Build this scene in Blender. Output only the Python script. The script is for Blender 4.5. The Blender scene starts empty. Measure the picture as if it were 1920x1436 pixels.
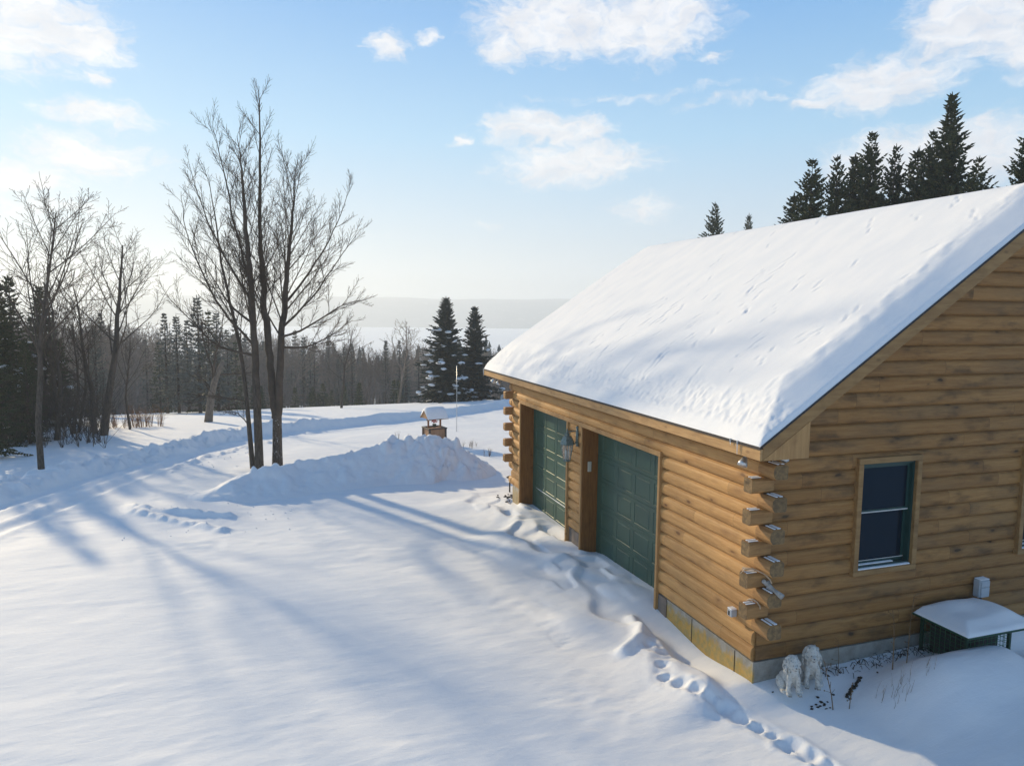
import bpy, math, random
import numpy as np
from mathutils import Vector

S = bpy.context.scene
COL = S.collection
R = math.radians

# ------------------------------------------------------------------ camera
CX, CY, CZ = -5.6755, -7.1447, 4.3906
YAW, PITCH, ROLL, FPX = .324, -.1006, .0104, 1323.86
cam = bpy.data.cameras.new('camera')
camo = bpy.data.objects.new('camera', cam)
COL.objects.link(camo)
S.camera = camo
cam.sensor_fit = 'HORIZONTAL'
cam.sensor_width = 36.0
cam.lens = FPX / 1920 * 36.0
cam.clip_start = .05
cam.clip_end = 20000
_f = Vector((math.sin(YAW) * math.cos(PITCH), math.cos(YAW) * math.cos(PITCH), math.sin(PITCH)))
_r = Vector((math.cos(YAW), -math.sin(YAW), 0))
_u = _r.cross(_f)
_R = _r * math.cos(ROLL) + _u * math.sin(ROLL)
_U = _u * math.cos(ROLL) - _r * math.sin(ROLL)
from mathutils import Matrix
camo.matrix_world = Matrix(((_R.x, _U.x, -_f.x, CX), (_R.y, _U.y, -_f.y, CY), (_R.z, _U.z, -_f.z, CZ), (0, 0, 0, 1)))

# ------------------------------------------------------------------ exposure
S.view_settings.view_transform = 'Standard'
S.view_settings.look = 'None'
S.view_settings.gamma = 1
S.view_settings.exposure = 0.77
S.cycles.use_denoising = True
S.cycles.max_bounces = 8
S.cycles.diffuse_bounces = 3
S.cycles.glossy_bounces = 3
S.cycles.transmission_bounces = 6
S.cycles.transparent_max_bounces = 8
S.cycles.volume_bounces = 1
S.cycles.sample_clamp_indirect = 6

# ------------------------------------------------------------------ sun
SUN_AZ, SUN_EL = R(-25), R(20)          # azimuth from +Y towards +X
sd = Vector((math.sin(SUN_AZ) * math.cos(SUN_EL), math.cos(SUN_AZ) * math.cos(SUN_EL), math.sin(SUN_EL)))
sun = bpy.data.lights.new('sun', 'SUN')
sun.energy = 3.3
sun.angle = R(1.5)
sun.color = (1.0, .80, .50)
suno = bpy.data.objects.new('sun', sun)
COL.objects.link(suno)
suno.rotation_euler = sd.to_track_quat('Z', 'Y').to_euler()

# ------------------------------------------------------------------ world (sky and clouds)
W = bpy.data.worlds.new('World')
S.world = W
W.use_nodes = True
W.cycles.sampling_method = 'AUTOMATIC'


class NT:
    """small helper for writing node trees"""
    def __init__(s, nt):
        s.nt = nt

    def n(s, typ, **kw):
        nd = s.nt.nodes.new(typ)
        for k, v in kw.items():
            setattr(nd, k, v)
        return nd

    def link(s, a, b):
        s.nt.links.new(a, b)

    def set(s, sock, v):
        if isinstance(v, (int, float)):
            sock.default_value = v
        elif isinstance(v, (tuple, list)):
            if len(v) == 3 and len(sock.default_value) == 4:
                v = tuple(v) + (1,)
            sock.default_value = v
        else:
            s.link(v, sock)

    def m(s, op, a, b=0.0, c=0.0, clamp=False):
        nd = s.n('ShaderNodeMath', operation=op)
        nd.use_clamp = clamp
        s.set(nd.inputs[0], a)
        s.set(nd.inputs[1], b)
        s.set(nd.inputs[2], c)
        return nd.outputs[0]

    def vm(s, op, a, b=(0, 0, 0), scale=None):
        nd = s.n('ShaderNodeVectorMath', operation=op)
        s.set(nd.inputs[0], a)
        s.set(nd.inputs[1], b)
        if scale is not None:
            s.set(nd.inputs[3], scale)
        return nd.outputs['Value'] if op in ('LENGTH', 'DOT_PRODUCT', 'DISTANCE') else nd.outputs[0]

    def mix(s, f, a, b, blend='MIX'):
        nd = s.n('ShaderNodeMix', data_type='RGBA', blend_type=blend)
        s.set(nd.inputs['Factor'], f)
        s.set(nd.inputs[6], a)
        s.set(nd.inputs[7], b)
        return nd.outputs[2]

    def noise(s, vec, scale, detail=4, rough=.55, dist=0.0, dim='3D'):
        nd = s.n('ShaderNodeTexNoise', noise_dimensions=dim)
        s.set(nd.inputs['Vector'], vec)
        nd.inputs['Scale'].default_value = scale
        nd.inputs['Detail'].default_value = detail
        nd.inputs['Roughness'].default_value = rough
        nd.inputs['Distortion'].default_value = dist
        return nd.outputs[0]

    def noisec(s, vec, scale, detail=3):
        nd = s.n('ShaderNodeTexNoise')
        s.set(nd.inputs['Vector'], vec)
        nd.inputs['Scale'].default_value = scale
        nd.inputs['Detail'].default_value = detail
        return nd.outputs[1]

    def ss(s, x, lo, hi, a=0.0, b=1.0, kind='SMOOTHSTEP'):
        nd = s.n('ShaderNodeMapRange', interpolation_type=kind)
        s.set(nd.inputs[0], x)
        nd.inputs[1].default_value = lo
        nd.inputs[2].default_value = hi
        nd.inputs[3].default_value = a
        nd.inputs[4].default_value = b
        return nd.outputs[0]

    def ramp(s, x, stops, interp='LINEAR'):
        nd = s.n('ShaderNodeValToRGB')
        s.set(nd.inputs[0], x)
        cr = nd.color_ramp
        cr.interpolation = interp
        while len(cr.elements) < len(stops):
            cr.elements.new(.5)
        for e, (p, c) in zip(cr.elements, stops):
            e.position = p
            e.color = tuple(c) + (1,) if len(c) == 3 else c
        return nd.outputs[0]

    def sep(s, v):
        nd = s.n('ShaderNodeSeparateXYZ')
        s.set(nd.inputs[0], v)
        return nd.outputs

    def comb(s, x, y, z):
        nd = s.n('ShaderNodeCombineXYZ')
        s.set(nd.inputs[0], x)
        s.set(nd.inputs[1], y)
        s.set(nd.inputs[2], z)
        return nd.outputs[0]


def build_world():
    nt = W.node_tree
    nt.nodes.clear()
    h = NT(nt)
    out = h.n('ShaderNodeOutputWorld')
    bg = h.n('ShaderNodeBackground')
    h.link(bg.outputs[0], out.inputs[0])
    sky = h.n('ShaderNodeTexSky', sky_type='NISHITA')
    sky.sun_disc = False
    sky.sun_elevation = SUN_EL
    sky.sun_rotation = SUN_AZ
    sky.air_density = 1.0
    sky.dust_density = .25
    sky.ozone_density = 2.0
    sky.altitude = 300
    tc = h.n('ShaderNodeTexCoord')
    d = h.vm('NORMALIZE', tc.outputs['Generated'])
    x, y, z = h.sep(d)
    az = h.m('MULTIPLY', h.m('ARCTAN2', x, y), 57.2958)
    el = h.m('MULTIPLY', h.m('ARCSINE', z), 57.2958)
    skyc = h.mix(1.0, sky.outputs[0], (2.2, 2.3, 2.35), 'MULTIPLY')
    # hazy pale low sky; unseen upper stops darkened to hold down ground fill
    veil = h.ramp(h.m('DIVIDE', el, 60.0, clamp=True), [
        (0.0, (3.35, 3.55, 3.8)), (.05, (3.5, 3.85, 4.2)), (.12, (2.95, 3.85, 4.65)), (.22, (1.95, 3.6, 5.05)),
        (.36, (.92, 2.5, 4.7)), (.55, (.75, 1.55, 2.9)), (1.0, (.45, 1.1, 2.3))])
    base = h.mix(.95, skyc, veil)
    # clouds: soft warped ellipses in azimuth / elevation
    p0 = h.comb(az, el, 0)
    w1 = h.vm('SUBTRACT', h.noisec(h.vm('MULTIPLY', p0, (.10, .22, 1)), 1.0, 2), (.5, .5, .5))
    w2 = h.vm('SUBTRACT', h.noisec(h.vm('MULTIPLY', p0, (.55, .9, 1)), 1.0, 3), (.5, .5, .5))
    pw = h.vm('ADD', p0, h.vm('MULTIPLY', w1, (4.0, 2.2, 0)))
    pw = h.vm('ADD', pw, h.vm('MULTIPLY', w2, (3.2, 1.7, 0)))
    blobs = [(-16.5, 17.8, 7.0, 3.4, 1), (-12.0, 17.4, 3.4, 1.6, 1), (-11, 15.2, 1.2, .8, .7), (-16.5, 8.3, 5, 1.5, .8), (-11.0, 13.0, 4.6, 1.1, .7),
             (-12.0, 10.2, 5.0, 1.7, .75), (-14.6, 6.4, 5, .9, .5),
             (8.8, 19.6, 2.0, 1.3, .7), (11.9, 20.2, 1.1, .5, .7), (21.5, 21.4, 7.0, 2.6, 1), (29.0, 20.9, 6.4, 2.6, 1), (18, 19.5, 2.6, 1.5, .75),
             (34.0, 18.4, 1.6, .6, .6), (28.5, 16.3, 13, .45, .35), (36, 15.4, 9, .4, .35), (45.0, 15.6, 5.4, 1.9, 1), (41.3, 14.9, 2.6, .7, .8),
             (50.5, 18.8, 4.6, 3.4, 1), (53.5, 16.6, 3.0, 2.2, 1), (14.6, 13.5, 1.2, .45, .9), (19.5, 14.2, 3.4, 1.5, 1), (23.2, 13.8, 3.2, 1.3, 1),
             (23.5, 11.5, 7.0, 1.9, .95), (28.5, 7.8, 3.2, 1.3, .6), (45.5, 10.9, 5, 2.1, .9), (50.5, 10.9, 5.2, 2.3, .9), (51.7, 12.4, 1.1, 1.0, .7),
             (16.5, 6.9, 2.6, .6, .4), (5, 6, 8, .7, .25), (-2, 9, 10, .8, .2), (70, 14, 12, 3, .9), (92, 19, 10, 3, .9), (-40, 12, 12, 3, .8),
             (-75, 20, 14, 4, .9), (130, 16, 16, 4, .9), (175, 20, 16, 4, .9), (-130, 15, 16, 4, .9), (20, 38, 10, 3, .7)]
    tot = 0.0
    for (a, e, sa, se, op) in blobs:
        v = h.vm('MULTIPLY', h.vm('SUBTRACT', pw, (a, e, 0)), (1 / sa, 1 / se, 0))
        dd = h.vm('LENGTH', v)
        msk = h.m('MULTIPLY', h.m('SUBTRACT', 1.25, dd), 1.35 * op, clamp=True)
        tot = msk if isinstance(tot, float) else h.m('MAXIMUM', tot, msk)
    fine = h.noise(h.vm('MULTIPLY', pw, (.9, 1.7, 1)), 1.0, 6, .62)
    mask = h.m('ADD', tot, h.m('MULTIPLY', h.m('SUBTRACT', fine, .5), 1.5))
    mask = h.m('MULTIPLY', h.ss(mask, .12, 1.15), h.ss(tot, 0, .35))
    shade = h.noise(h.vm('MULTIPLY', pw, (.35, .8, 1)), 1.0, 3, .5)
    cloud = h.mix(h.ss(shade, .3, .7), (4.9, 4.95, 5.2), (6.0, 5.95, 6.0))
    lowf = h.ss(el, 0.0, 9.0, .25, .92)
    col = h.mix(h.m('MULTIPLY', mask, lowf), base, cloud)
    h.link(col, bg.inputs[0])
    bg.inputs[1].default_value = .1


build_world()

# ------------------------------------------------------------------ helpers
def tag(o, label=None, cat=None, group=None, kind=None):
    if label: o['label'] = label
    if cat: o['category'] = cat
    if group: o['group'] = group
    if kind: o['kind'] = kind
    return o


def empty(name, loc, label, cat, group=None):
    o = bpy.data.objects.new(name, None)
    o.empty_display_size = .1
    COL.objects.link(o)
    o.location = loc
    return tag(o, label, cat, group)


def obj_mesh(name, me, parent=None, loc=None):
    o = bpy.data.objects.new(name, me)
    COL.objects.link(o)
    if parent is not None:
        o.parent = parent
    if loc is not None:
        o.location = loc
    return o


class MB:
    """collects shapes (world coordinates, shifted by origin) into ONE mesh"""
    def __init__(s, origin=(0, 0, 0)):
        s.v = []
        s.f = []
        s.o = origin

    def add(s, verts, faces):
        b = len(s.v)
        s.v.extend(verts)
        s.f.extend([tuple(i + b for i in f) for f in faces])

    def box(s, x0, x1, y0, y1, z0, z1):
        s.add([(x0, y0, z0), (x1, y0, z0), (x1, y1, z0), (x0, y1, z0), (x0, y0, z1), (x1, y0, z1), (x1, y1, z1), (x0, y1, z1)],
              [(3, 2, 1, 0), (4, 5, 6, 7), (0, 1, 5, 4), (1, 2, 6, 5), (2, 3, 7, 6), (3, 0, 4, 7)])

    def bbox(s, x0, x1, y0, y1, z0, z1, b=.008):
        """box with chamfered edges"""
        xs, ys, zs = (x0, x1), (y0, y1), (z0, z1)
        vs = []
        idx = {}
        for i in (0, 1):
            for j in (0, 1):
                for k in (0, 1):
                    sx, sy, sz = (1 if i == 0 else -1), (1 if j == 0 else -1), (1 if k == 0 else -1)
                    for ax in range(3):
                        p = [xs[i] + sx * b, ys[j] + sy * b, zs[k] + sz * b]
                        p[ax] = (xs[i], ys[j], zs[k])[ax]
                        idx[(i, j, k, ax)] = len(vs)
                        vs.append(tuple(p))
        fs = []
        for i in (0, 1):
            q = [idx[(i, 0, 0, 0)], idx[(i, 0, 1, 0)], idx[(i, 1, 1, 0)], idx[(i, 1, 0, 0)]]
            fs.append(tuple(q if i == 0 else q[::-1]))
            q = [idx[(0, i, 0, 1)], idx[(1, i, 0, 1)], idx[(1, i, 1, 1)], idx[(0, i, 1, 1)]]
            fs.append(tuple(q if i == 0 else q[::-1]))
            q = [idx[(0, 0, i, 2)], idx[(0, 1, i, 2)], idx[(1, 1, i, 2)], idx[(1, 0, i, 2)]]
            fs.append(tuple(q if i == 0 else q[::-1]))
        for a in (0, 1):
            for c in (0, 1):
                fs.append((idx[(a, c, 0, 0)], idx[(a, c, 1, 0)], idx[(a, c, 1, 1)], idx[(a, c, 0, 1)]))
                fs.append((idx[(a, 0, c, 0)], idx[(a, 1, c, 0)], idx[(a, 1, c, 2)], idx[(a, 0, c, 2)]))
                fs.append((idx[(0, a, c, 1)], idx[(1, a, c, 1)], idx[(1, a, c, 2)], idx[(0, a, c, 2)]))
                for k in (0, 1):
                    fs.append((idx[(a, c, k, 0)], idx[(a, c, k, 1)], idx[(a, c, k, 2)]))
        s.add(vs, fs)

    def prism(s, poly, y0, y1, axis='y'):
        """polygon (two coords) extruded along an axis"""
        n = len(poly)
        f = {'y': lambda a, b, t: (a, t, b), 'x': lambda a, b, t: (t, a, b), 'z': lambda a, b, t: (a, b, t)}[axis]
        s.add([f(a, b, y0) for a, b in poly] + [f(a, b, y1) for a, b in poly],
              [tuple(range(n))[::-1], tuple(range(n, 2 * n))] + [(i, (i + 1) % n, n + (i + 1) % n, n + i) for i in range(n)])

    def tube(s, pts, rad, n=6, cap=True):
        pts = [Vector(p) for p in pts]
        if isinstance(rad, (int, float)):
            rad = [rad] * len(pts)
        b = len(s.v)
        t0 = (pts[1] - pts[0]).normalized()
        ref = Vector((0, 0, 1)) if abs(t0.z) < .9 else Vector((1, 0, 0))
        nx = t0.cross(ref).normalized()
        for i, p in enumerate(pts):
            if i == 0: t = pts[1] - pts[0]
            elif i == len(pts) - 1: t = pts[-1] - pts[-2]
            else: t = pts[i + 1] - pts[i - 1]
            t.normalize()
            nx = (nx - t * nx.dot(t))
            if nx.length < 1e-6: nx = t.orthogonal()
            nx.normalize()
            ny = t.cross(nx)
            for k in range(n):
                a = 2 * math.pi * k / n
                q = p + (nx * math.cos(a) + ny * math.sin(a)) * rad[i]
                s.v.append((q.x, q.y, q.z))
        for i in range(len(pts) - 1):
            for k in range(n):
                a = b + i * n + k
                c = b + i * n + (k + 1) % n
                s.f.append((a, c, c + n, a + n))
        if cap:
            s.f.append(tuple(b + k for k in range(n))[::-1])
            s.f.append(tuple(b + (len(pts) - 1) * n + k for k in range(n)))

    def lathe(s, c, prof, n=12, ang=0.0):
        """profile [(r, z)] about a vertical axis at c=(x,y,z)"""
        b = len(s.v)
        for r, z in prof:
            for k in range(n):
                a = 2 * math.pi * k / n + ang
                s.v.append((c[0] + r * math.cos(a), c[1] + r * math.sin(a), c[2] + z))
        for i in range(len(prof) - 1):
            for k in range(n):
                p = b + i * n + k
                q = b + i * n + (k + 1) % n
                s.f.append((p, q, q + n, p + n))
        s.f.append(tuple(b + k for k in range(n))[::-1])
        s.f.append(tuple(b + (len(prof) - 1) * n + k for k in range(n)))

    def blob(s, c, r, n=10, m=7, jit=0.0, rnd=random):
        b = len(s.v)
        for i in range(m + 1):
            th = math.pi * i / m
            for k in range(n):
                a = 2 * math.pi * k / n
                j = 1 + jit * (rnd.random() - .5)
                s.v.append((c[0] + r[0] * j * math.sin(th) * math.cos(a), c[1] + r[1] * j * math.sin(th) * math.sin(a), c[2] + r[2] * j * math.cos(th)))
        for i in range(m):
            for k in range(n):
                p = b + i * n + k
                q = b + i * n + (k + 1) % n
                s.f.append((p, p + n, q + n, q))

    def pieces(s):
        par = list(range(len(s.v)))

        def find(a):
            while par[a] != a:
                par[a] = par[par[a]]
                a = par[a]
            return a
        for f in s.f:
            for i in f[1:]:
                par[find(i)] = find(f[0])
        grp = {}
        for f in s.f:
            grp.setdefault(find(f[0]), []).append(f)
        out = []
        for fs in grp.values():
            used = sorted({i for f in fs for i in f})
            mp = {a: b for b, a in enumerate(used)}
            m = MB(s.o)
            m.v = [s.v[i] for i in used]
            m.f = [tuple(mp[i] for i in f) for f in fs]
            out.append(m)
        return out

    def build_each(s, name, mat, parent, smooth=False):
        return [m.build(name, mat, parent, smooth) for m in s.pieces()]

    def build(s, name, mat, parent=None, smooth=False, sub=0, tagkw=None):
        me = bpy.data.meshes.new(name)
        ox, oy, oz = s.o
        me.from_pydata([(x - ox, y - oy, z - oz) for x, y, z in s.v], [], s.f)
        me.materials.append(mat)
        if smooth:
            me.polygons.foreach_set('use_smooth', [True] * len(me.polygons))
        me.update()
        o = obj_mesh(name, me, parent)
        if parent is None:
            o.location = s.o
        if sub:
            md = o.modifiers.new('sub', 'SUBSURF')
            md.levels = sub
            md.render_levels = sub
        return o


def grid_mesh(name, xs, ys, Z, mat, smooth=True, mask=None):
    nx, ny = len(xs), len(ys)
    X, Y = np.meshgrid(xs, ys)
    co = np.stack([X, Y, Z], -1).reshape(-1, 3).astype(np.float32)
    i = np.arange(nx - 1)[None, :] + nx * np.arange(ny - 1)[:, None]
    q = np.stack([i, i + 1, i + nx + 1, i + nx], -1).reshape(-1, 4)
    if mask is not None:
        q = q[mask.reshape(-1)]
        used = np.unique(q)
        remap = np.full(len(co), -1)
        remap[used] = np.arange(len(used))
        q = remap[q]
        co = co[used]
    me = bpy.data.meshes.new(name)
    me.vertices.add(len(co))
    me.vertices.foreach_set('co', co.ravel())
    me.loops.add(q.size)
    me.loops.foreach_set('vertex_index', q.ravel().astype(np.int32))
    me.polygons.add(len(q))
    me.polygons.foreach_set('loop_start', np.arange(0, q.size, 4, dtype=np.int32))
    me.polygons.foreach_set('loop_total', np.full(len(q), 4, dtype=np.int32))
    me.polygons.foreach_set('use_smooth', np.full(len(q), smooth))
    me.update(calc_edges=True)
    me.validate()
    me.materials.append(mat)
    return me


# value noise in numpy
def vnoise(x, y, seed=0):
    xi = np.floor(x).astype(np.int64)
    yi = np.floor(y).astype(np.int64)
    xf = x - xi
    yf = y - yi
    u = xf * xf * xf * (xf * (xf * 6 - 15) + 10)
    v = yf * yf * yf * (yf * (yf * 6 - 15) + 10)

    def hsh(a, b):
        n = (a * 374761393 + b * 668265263 + seed * 1442695041) & 0xffffffff
        n = ((n ^ (n >> 13)) * 1274126177) & 0xffffffff
        n = (n ^ (n >> 16)) & 0xffffff
        return n / float(0xffffff)
    a, b, c, d = hsh(xi, yi), hsh(xi + 1, yi), hsh(xi, yi + 1), hsh(xi + 1, yi + 1)
    return (a * (1 - u) + b * u) * (1 - v) + (c * (1 - u) + d * u) * v - .5


def fbm(x, y, o=4, seed=0):
    t = 0
    amp = 1.
    for i in range(o):
        t = t + amp * vnoise(x * 2 ** i + 17.3 * i, y * 2 ** i + 9.1 * i, seed + i)
        amp *= .5
    return t


def sstep(a, b, x):
    t = np.clip((x - a) / (b - a), 0, 1)
    return t * t * (3 - 2 * t)


# ------------------------------------------------------------------ materials
def new_mat(name):
    m = bpy.data.materials.new(name)
    m.use_nodes = True
    nt = m.node_tree
    h = NT(nt)
    b = nt.nodes['Principled BSDF']
    return m, h, b


def bump(h, b, height, strength=.5, dist=.01):
    nd = h.n('ShaderNodeBump')
    nd.inputs['Strength'].default_value = strength
    nd.inputs['Distance'].default_value = dist
    h.set(nd.inputs['Height'], height)
    h.link(nd.outputs[0], b.inputs['Normal'])


def plain(name, col, rough=.6, metal=0.0, var=.0, scale=8, spec=None, bmp=0.0):
    m, h, b = new_mat(name)
    b.inputs['Base Color'].default_value = tuple(col) + (1,)
    b.inputs['Roughness'].default_value = rough
    b.inputs['Metallic'].default_value = metal
    if spec is not None:
        b.inputs['Specular IOR Level'].default_value = spec
    if var or bmp:
        tc = h.n('ShaderNodeTexCoord')
        nz = h.noise(tc.outputs['Object'], scale, 5, .6)
        if var:
            c = h.mix(h.ss(nz, .25, .75), tuple(x * (1 - var) for x in col), tuple(min(1, x * (1 + var)) for x in col))
            h.link(c, b.inputs['Base Color'])
        if bmp:
            bump(h, b, nz, bmp, .02)
    return m


def snow_mat(name, rough_bump=.25, ripple=.6, coarse=0.0):
    m, h, b = new_mat(name)
    geo = h.n('ShaderNodeNewGeometry')
    P = geo.outputs['Position']
    n1 = h.noise(h.vm('MULTIPLY', P, (1.1, 2.6, 1)), 1.2, 4, .5)
    c = h.mix(h.ss(n1, .3, .7), (.80, .825, .86), (.86, .87, .885))
    h.link(c, b.inputs['Base Color'])
    b.inputs['Roughness'].default_value = .75
    b.inputs['Specular IOR Level'].default_value = .25
    # wind ripples + grain
    rp = h.noise(h.vm('MULTIPLY', P, (1.4, 4.5, 2)), 1.6, 5, .6, .5)
    gr = h.noise(P, 60, 2, .6)
    cl = h.noise(P, 9, 4, .65)
    hh = h.m('ADD', h.m('MULTIPLY', rp, ripple), h.m('MULTIPLY', gr, .05 * rough_bump))
    hh = h.m('ADD', hh, h.m('MULTIPLY', cl, .10 * rough_bump + coarse))
    bump(h, b, hh, .55, .05)
    return m


def log_mat(name, along, c_lo, c_hi, c_dark, dirt=.5, seed=0.0, course=.2):
    """log siding: along = 'x' or 'y' (direction of the logs), colours differ from log to log"""
    m, h, b = new_mat(name)
    tc = h.n('ShaderNodeTexCoord')
    x, y, z = h.sep(tc.outputs['Object'])
    L = x if along == 'x' else y
    T = y if along == 'x' else x
    zi = h.m('FLOOR', h.m('DIVIDE', z, course))
    wn = h.n('ShaderNodeTexWhiteNoise', noise_dimensions='1D')
    h.set(wn.inputs['W'], h.m('ADD', zi, seed))
    off = wn.outputs['Value']
    Ls = h.m('ADD', L, h.m('MULTIPLY', off, 7.0))
    bi = h.m('FLOOR', h.m('DIVIDE', Ls, 3.1))
    wn2 = h.n('ShaderNodeTexWhiteNoise', noise_dimensions='2D')
    h.set(wn2.inputs['Vector'], h.comb(bi, zi, 0))
    board = wn2.outputs['Value']
    # butt joint line
    fr = h.m('FRACT', h.m('DIVIDE', Ls, 3.1))
    joint = h.ss(fr, .0, .0022, 1, 0)
    V = h.comb(Ls, h.m('MULTIPLY', T, 3), h.m('ADD', z, h.m('MULTIPLY', board, 3)))
    grain = h.noise(h.vm('MULTIPLY', V, (.9, 8, 16)), 2.0, 6, .7, .5)
    fine = h.noise(h.vm('MULTIPLY', V, (3, 40, 110)), 2.0, 3, .6)
    blot = h.noise(h.vm('MULTIPLY', V, (1.0, 1, 3.0)), 1.6, 5, .6)
    c = h.mix(h.ss(grain, .3, .7), c_lo, c_hi)
    c = h.mix(h.m('MULTIPLY', h.m('SUBTRACT', board, .5), .55, clamp=True), c, tuple(v * .62 for v in c_lo))
    c = h.mix(h.m('MULTIPLY', h.ss(board, .45, .0), .35), c, tuple(min(1, v * 1.25) for v in c_hi))
    c = h.mix(h.m('MULTIPLY', h.ss(fine, .45, .75), .42), c, tuple(v * .7 for v in c_lo))
    # knots
    vo = h.n('ShaderNodeTexVoronoi', feature='F1')
    h.set(vo.inputs['Vector'], h.vm('ADD', h.vm('MULTIPLY', V, (2.1, 0, 5.2)), h.vm('MULTIPLY', h.noisec(h.vm('MULTIPLY', V, (6, 0, 9)), 1.0), (.25, 0, .25))))
    vo.inputs['Scale'].default_value = 1.0
    kd = vo.outputs['Distance']
    kn = h.m('MULTIPLY', h.ss(kd, .06, .15, 1, 0), h.ss(h.sep(vo.outputs['Color'])[0], .30, .40))
    c = h.mix(h.m('MULTIPLY', kn, .92), c, tuple(v * .6 for v in c_dark))
    halo = h.m('MULTIPLY', h.ss(kd, .1, .38, 1, 0), h.ss(h.sep(vo.outputs['Color'])[0], .35, .45))
    c = h.mix(h.m('MULTIPLY', halo, .38), c, c_dark)
    # weathering
    c = h.mix(h.m('MULTIPLY', h.ss(blot, .47, .72), dirt), c, c_dark)
    grey = h.noise(h.vm('MULTIPLY', V, (.5, 1, 1.4)), 1.0, 4, .6)
    c = h.mix(h.m('MULTIPLY', h.ss(grey, .45, .7), dirt * .55), c, (.15, .105, .058))
    zf = h.m('FRACT', h.m('DIVIDE', z, course))
    seam = h.m('MULTIPLY', h.m('SUBTRACT', h.m('ABSOLUTE', h.m('SUBTRACT', zf, .5)), .445), 18.0, clamp=True)
    c = h.mix(h.m('MULTIPLY', seam, .38), c, tuple(v * .45 for v in c_dark))
    c = h.mix(h.m('MULTIPLY', joint, .8), c, (.03, .018, .01))
    h.link(c, b.inputs['Base Color'])
    b.inputs['Roughness'].default_value = .62
    b.inputs['Specular IOR Level'].default_value = .3
    bump(h, b, h.m('ADD', h.m('MULTIPLY', grain, .5), h.m('SUBTRACT', h.m('MULTIPLY', fine, .35), h.m('MULTIPLY', kn, .4))), .45, .012)
    return m


def wood_mat(name, c_lo, c_hi, c_dark=(.09, .05, .02), scale=(1, 1, 14), rough=.62, knots=True):
    m, h, b = new_mat(name)
    tc = h.n('ShaderNodeTexCoord')
    V = tc.outputs['Object']
    g = h.noise(h.vm('MULTIPLY', V, scale), 2.2, 5, .6, .5)
    bl = h.noise(V, 2.3, 4, .6)
    c = h.mix(h.ss(g, .3, .7), c_lo, c_hi)
    c = h.mix(h.m('MULTIPLY', h.ss(bl, .5, .8), .55), c, c_dark)
    if knots:
        vo = h.n('ShaderNodeTexVoronoi')
        h.set(vo.inputs['Vector'], h.vm('MULTIPLY', V, (2.4, 2.4, 5)))
        vo.inputs['Scale'].default_value = 1.0
        kn = h.ss(vo.outputs['Distance'], .05, .15, 1, 0)
        c = h.mix(h.m('MULTIPLY', kn, .6), c, c_dark)
    h.link(c, b.inputs['Base Color'])
    b.inputs['Roughness'].default_value = rough
    b.inputs['Specular IOR Level'].default_value = .3
    bump(h, b, g, .3, .01)
    return m


M = {}
M['snow'] = snow_mat('snow_surface', 1.0, .26)
M['snow_rough'] = snow_mat('snow_clods', 1.6, .3, .5)
M['snow_roof'] = snow_mat('snow_on_roof', .2, .12)
M['snow_small'] = plain('snow_caps', (.83, .85, .88), .8, var=.03, scale=20, bmp=.2)
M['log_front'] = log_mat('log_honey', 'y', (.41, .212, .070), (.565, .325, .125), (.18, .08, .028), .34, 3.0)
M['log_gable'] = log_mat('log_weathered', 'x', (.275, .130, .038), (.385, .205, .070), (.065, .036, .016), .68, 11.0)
M['trim'] = wood_mat('trim_boards', (.36, .20, .08), (.46, .27, .11), (.17, .085, .035), (14, 2, 1))
M['trim_y'] = wood_mat('fascia_boards', (.36, .21, .09), (.50, .31, .14), (.20, .11, .05), (12, 1, 12))
M['rake'] = wood_mat('rake_boards', (.25, .14, .055), (.35, .21, .085), (.12, .07, .03), (1, 8, 6))
M['post'] = wood_mat('jamb_posts', (.19, .075, .018), (.27, .115, .03), (.10, .04, .012), (12, 12, 1.2), .5)
M['stub'] = wood_mat('log_stub_wood', (.28, .15, .058), (.41, .23, .09), (.10, .05, .022), (2, 2, 14))
M['endgrain'] = wood_mat('log_end_grain', (.13, .09, .05), (.26, .17, .08), (.05, .033, .02), (9, 9, 9), .8)
M['dark'] = plain('dark_matte', (.03, .02, .012), .9)  # plain dark brown shared by backing, joints, slots and small parts
M['shingle'] = plain('asphalt_shingle', (.045, .04, .04), .9, var=.3, scale=30, bmp=.5)


def concrete_mat():
    m, h, b = new_mat('stained_concrete')
    tc = h.n('ShaderNodeTexCoord')
    V = tc.outputs['Object']
    x, y, z = h.sep(V)
    n = h.noise(V, 6, 6, .65)
    c = h.mix(h.ss(n, .3, .7), (.25, .235, .20), (.38, .36, .32))
    fn = h.noise(h.vm('MULTIPLY', V, (1, 3, 2)), 3.0, 6, .7)
    lv = h.m('ADD', h.m('MULTIPLY', z, -5.5), h.m('MULTIPLY', h.m('SUBTRACT', fn, .5), 2.6))
    onfront = h.ss(x, -.02, .02, 1, 0)
    ochre = h.m('MULTIPLY', h.ss(lv, .15, .95), onfront)
    oc = h.mix(h.ss(h.noise(V, 14, 3), .35, .65), (.52, .29, .012), (.33, .24, .04))
    c = h.mix(h.m('MULTIPLY', ochre, .72), c, oc)
    pit = h.ss(h.noise(V, 40, 2), .68, .74)
    c = h.mix(h.m('MULTIPLY', pit, .7), c, (.04, .035, .03))
    h.link(c, b.inputs['Base Color'])
    b.inputs['Roughness'].default_value = .9
    bump(h, b, n, .4, .01)
    return m


M['concrete'] = concrete_mat()
M['green'] = plain('green_door_paint', (.034, .080, .055), .42, var=.12, scale=3)
M['green_dark'] = plain('green_window_paint', (.012, .05, .045), .4)
M['white'] = plain('white_vinyl', (.6, .6, .58), .5)
M['grey_box'] = plain('grey_pvc', (.40, .44, .48), .6, var=.05)


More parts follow.
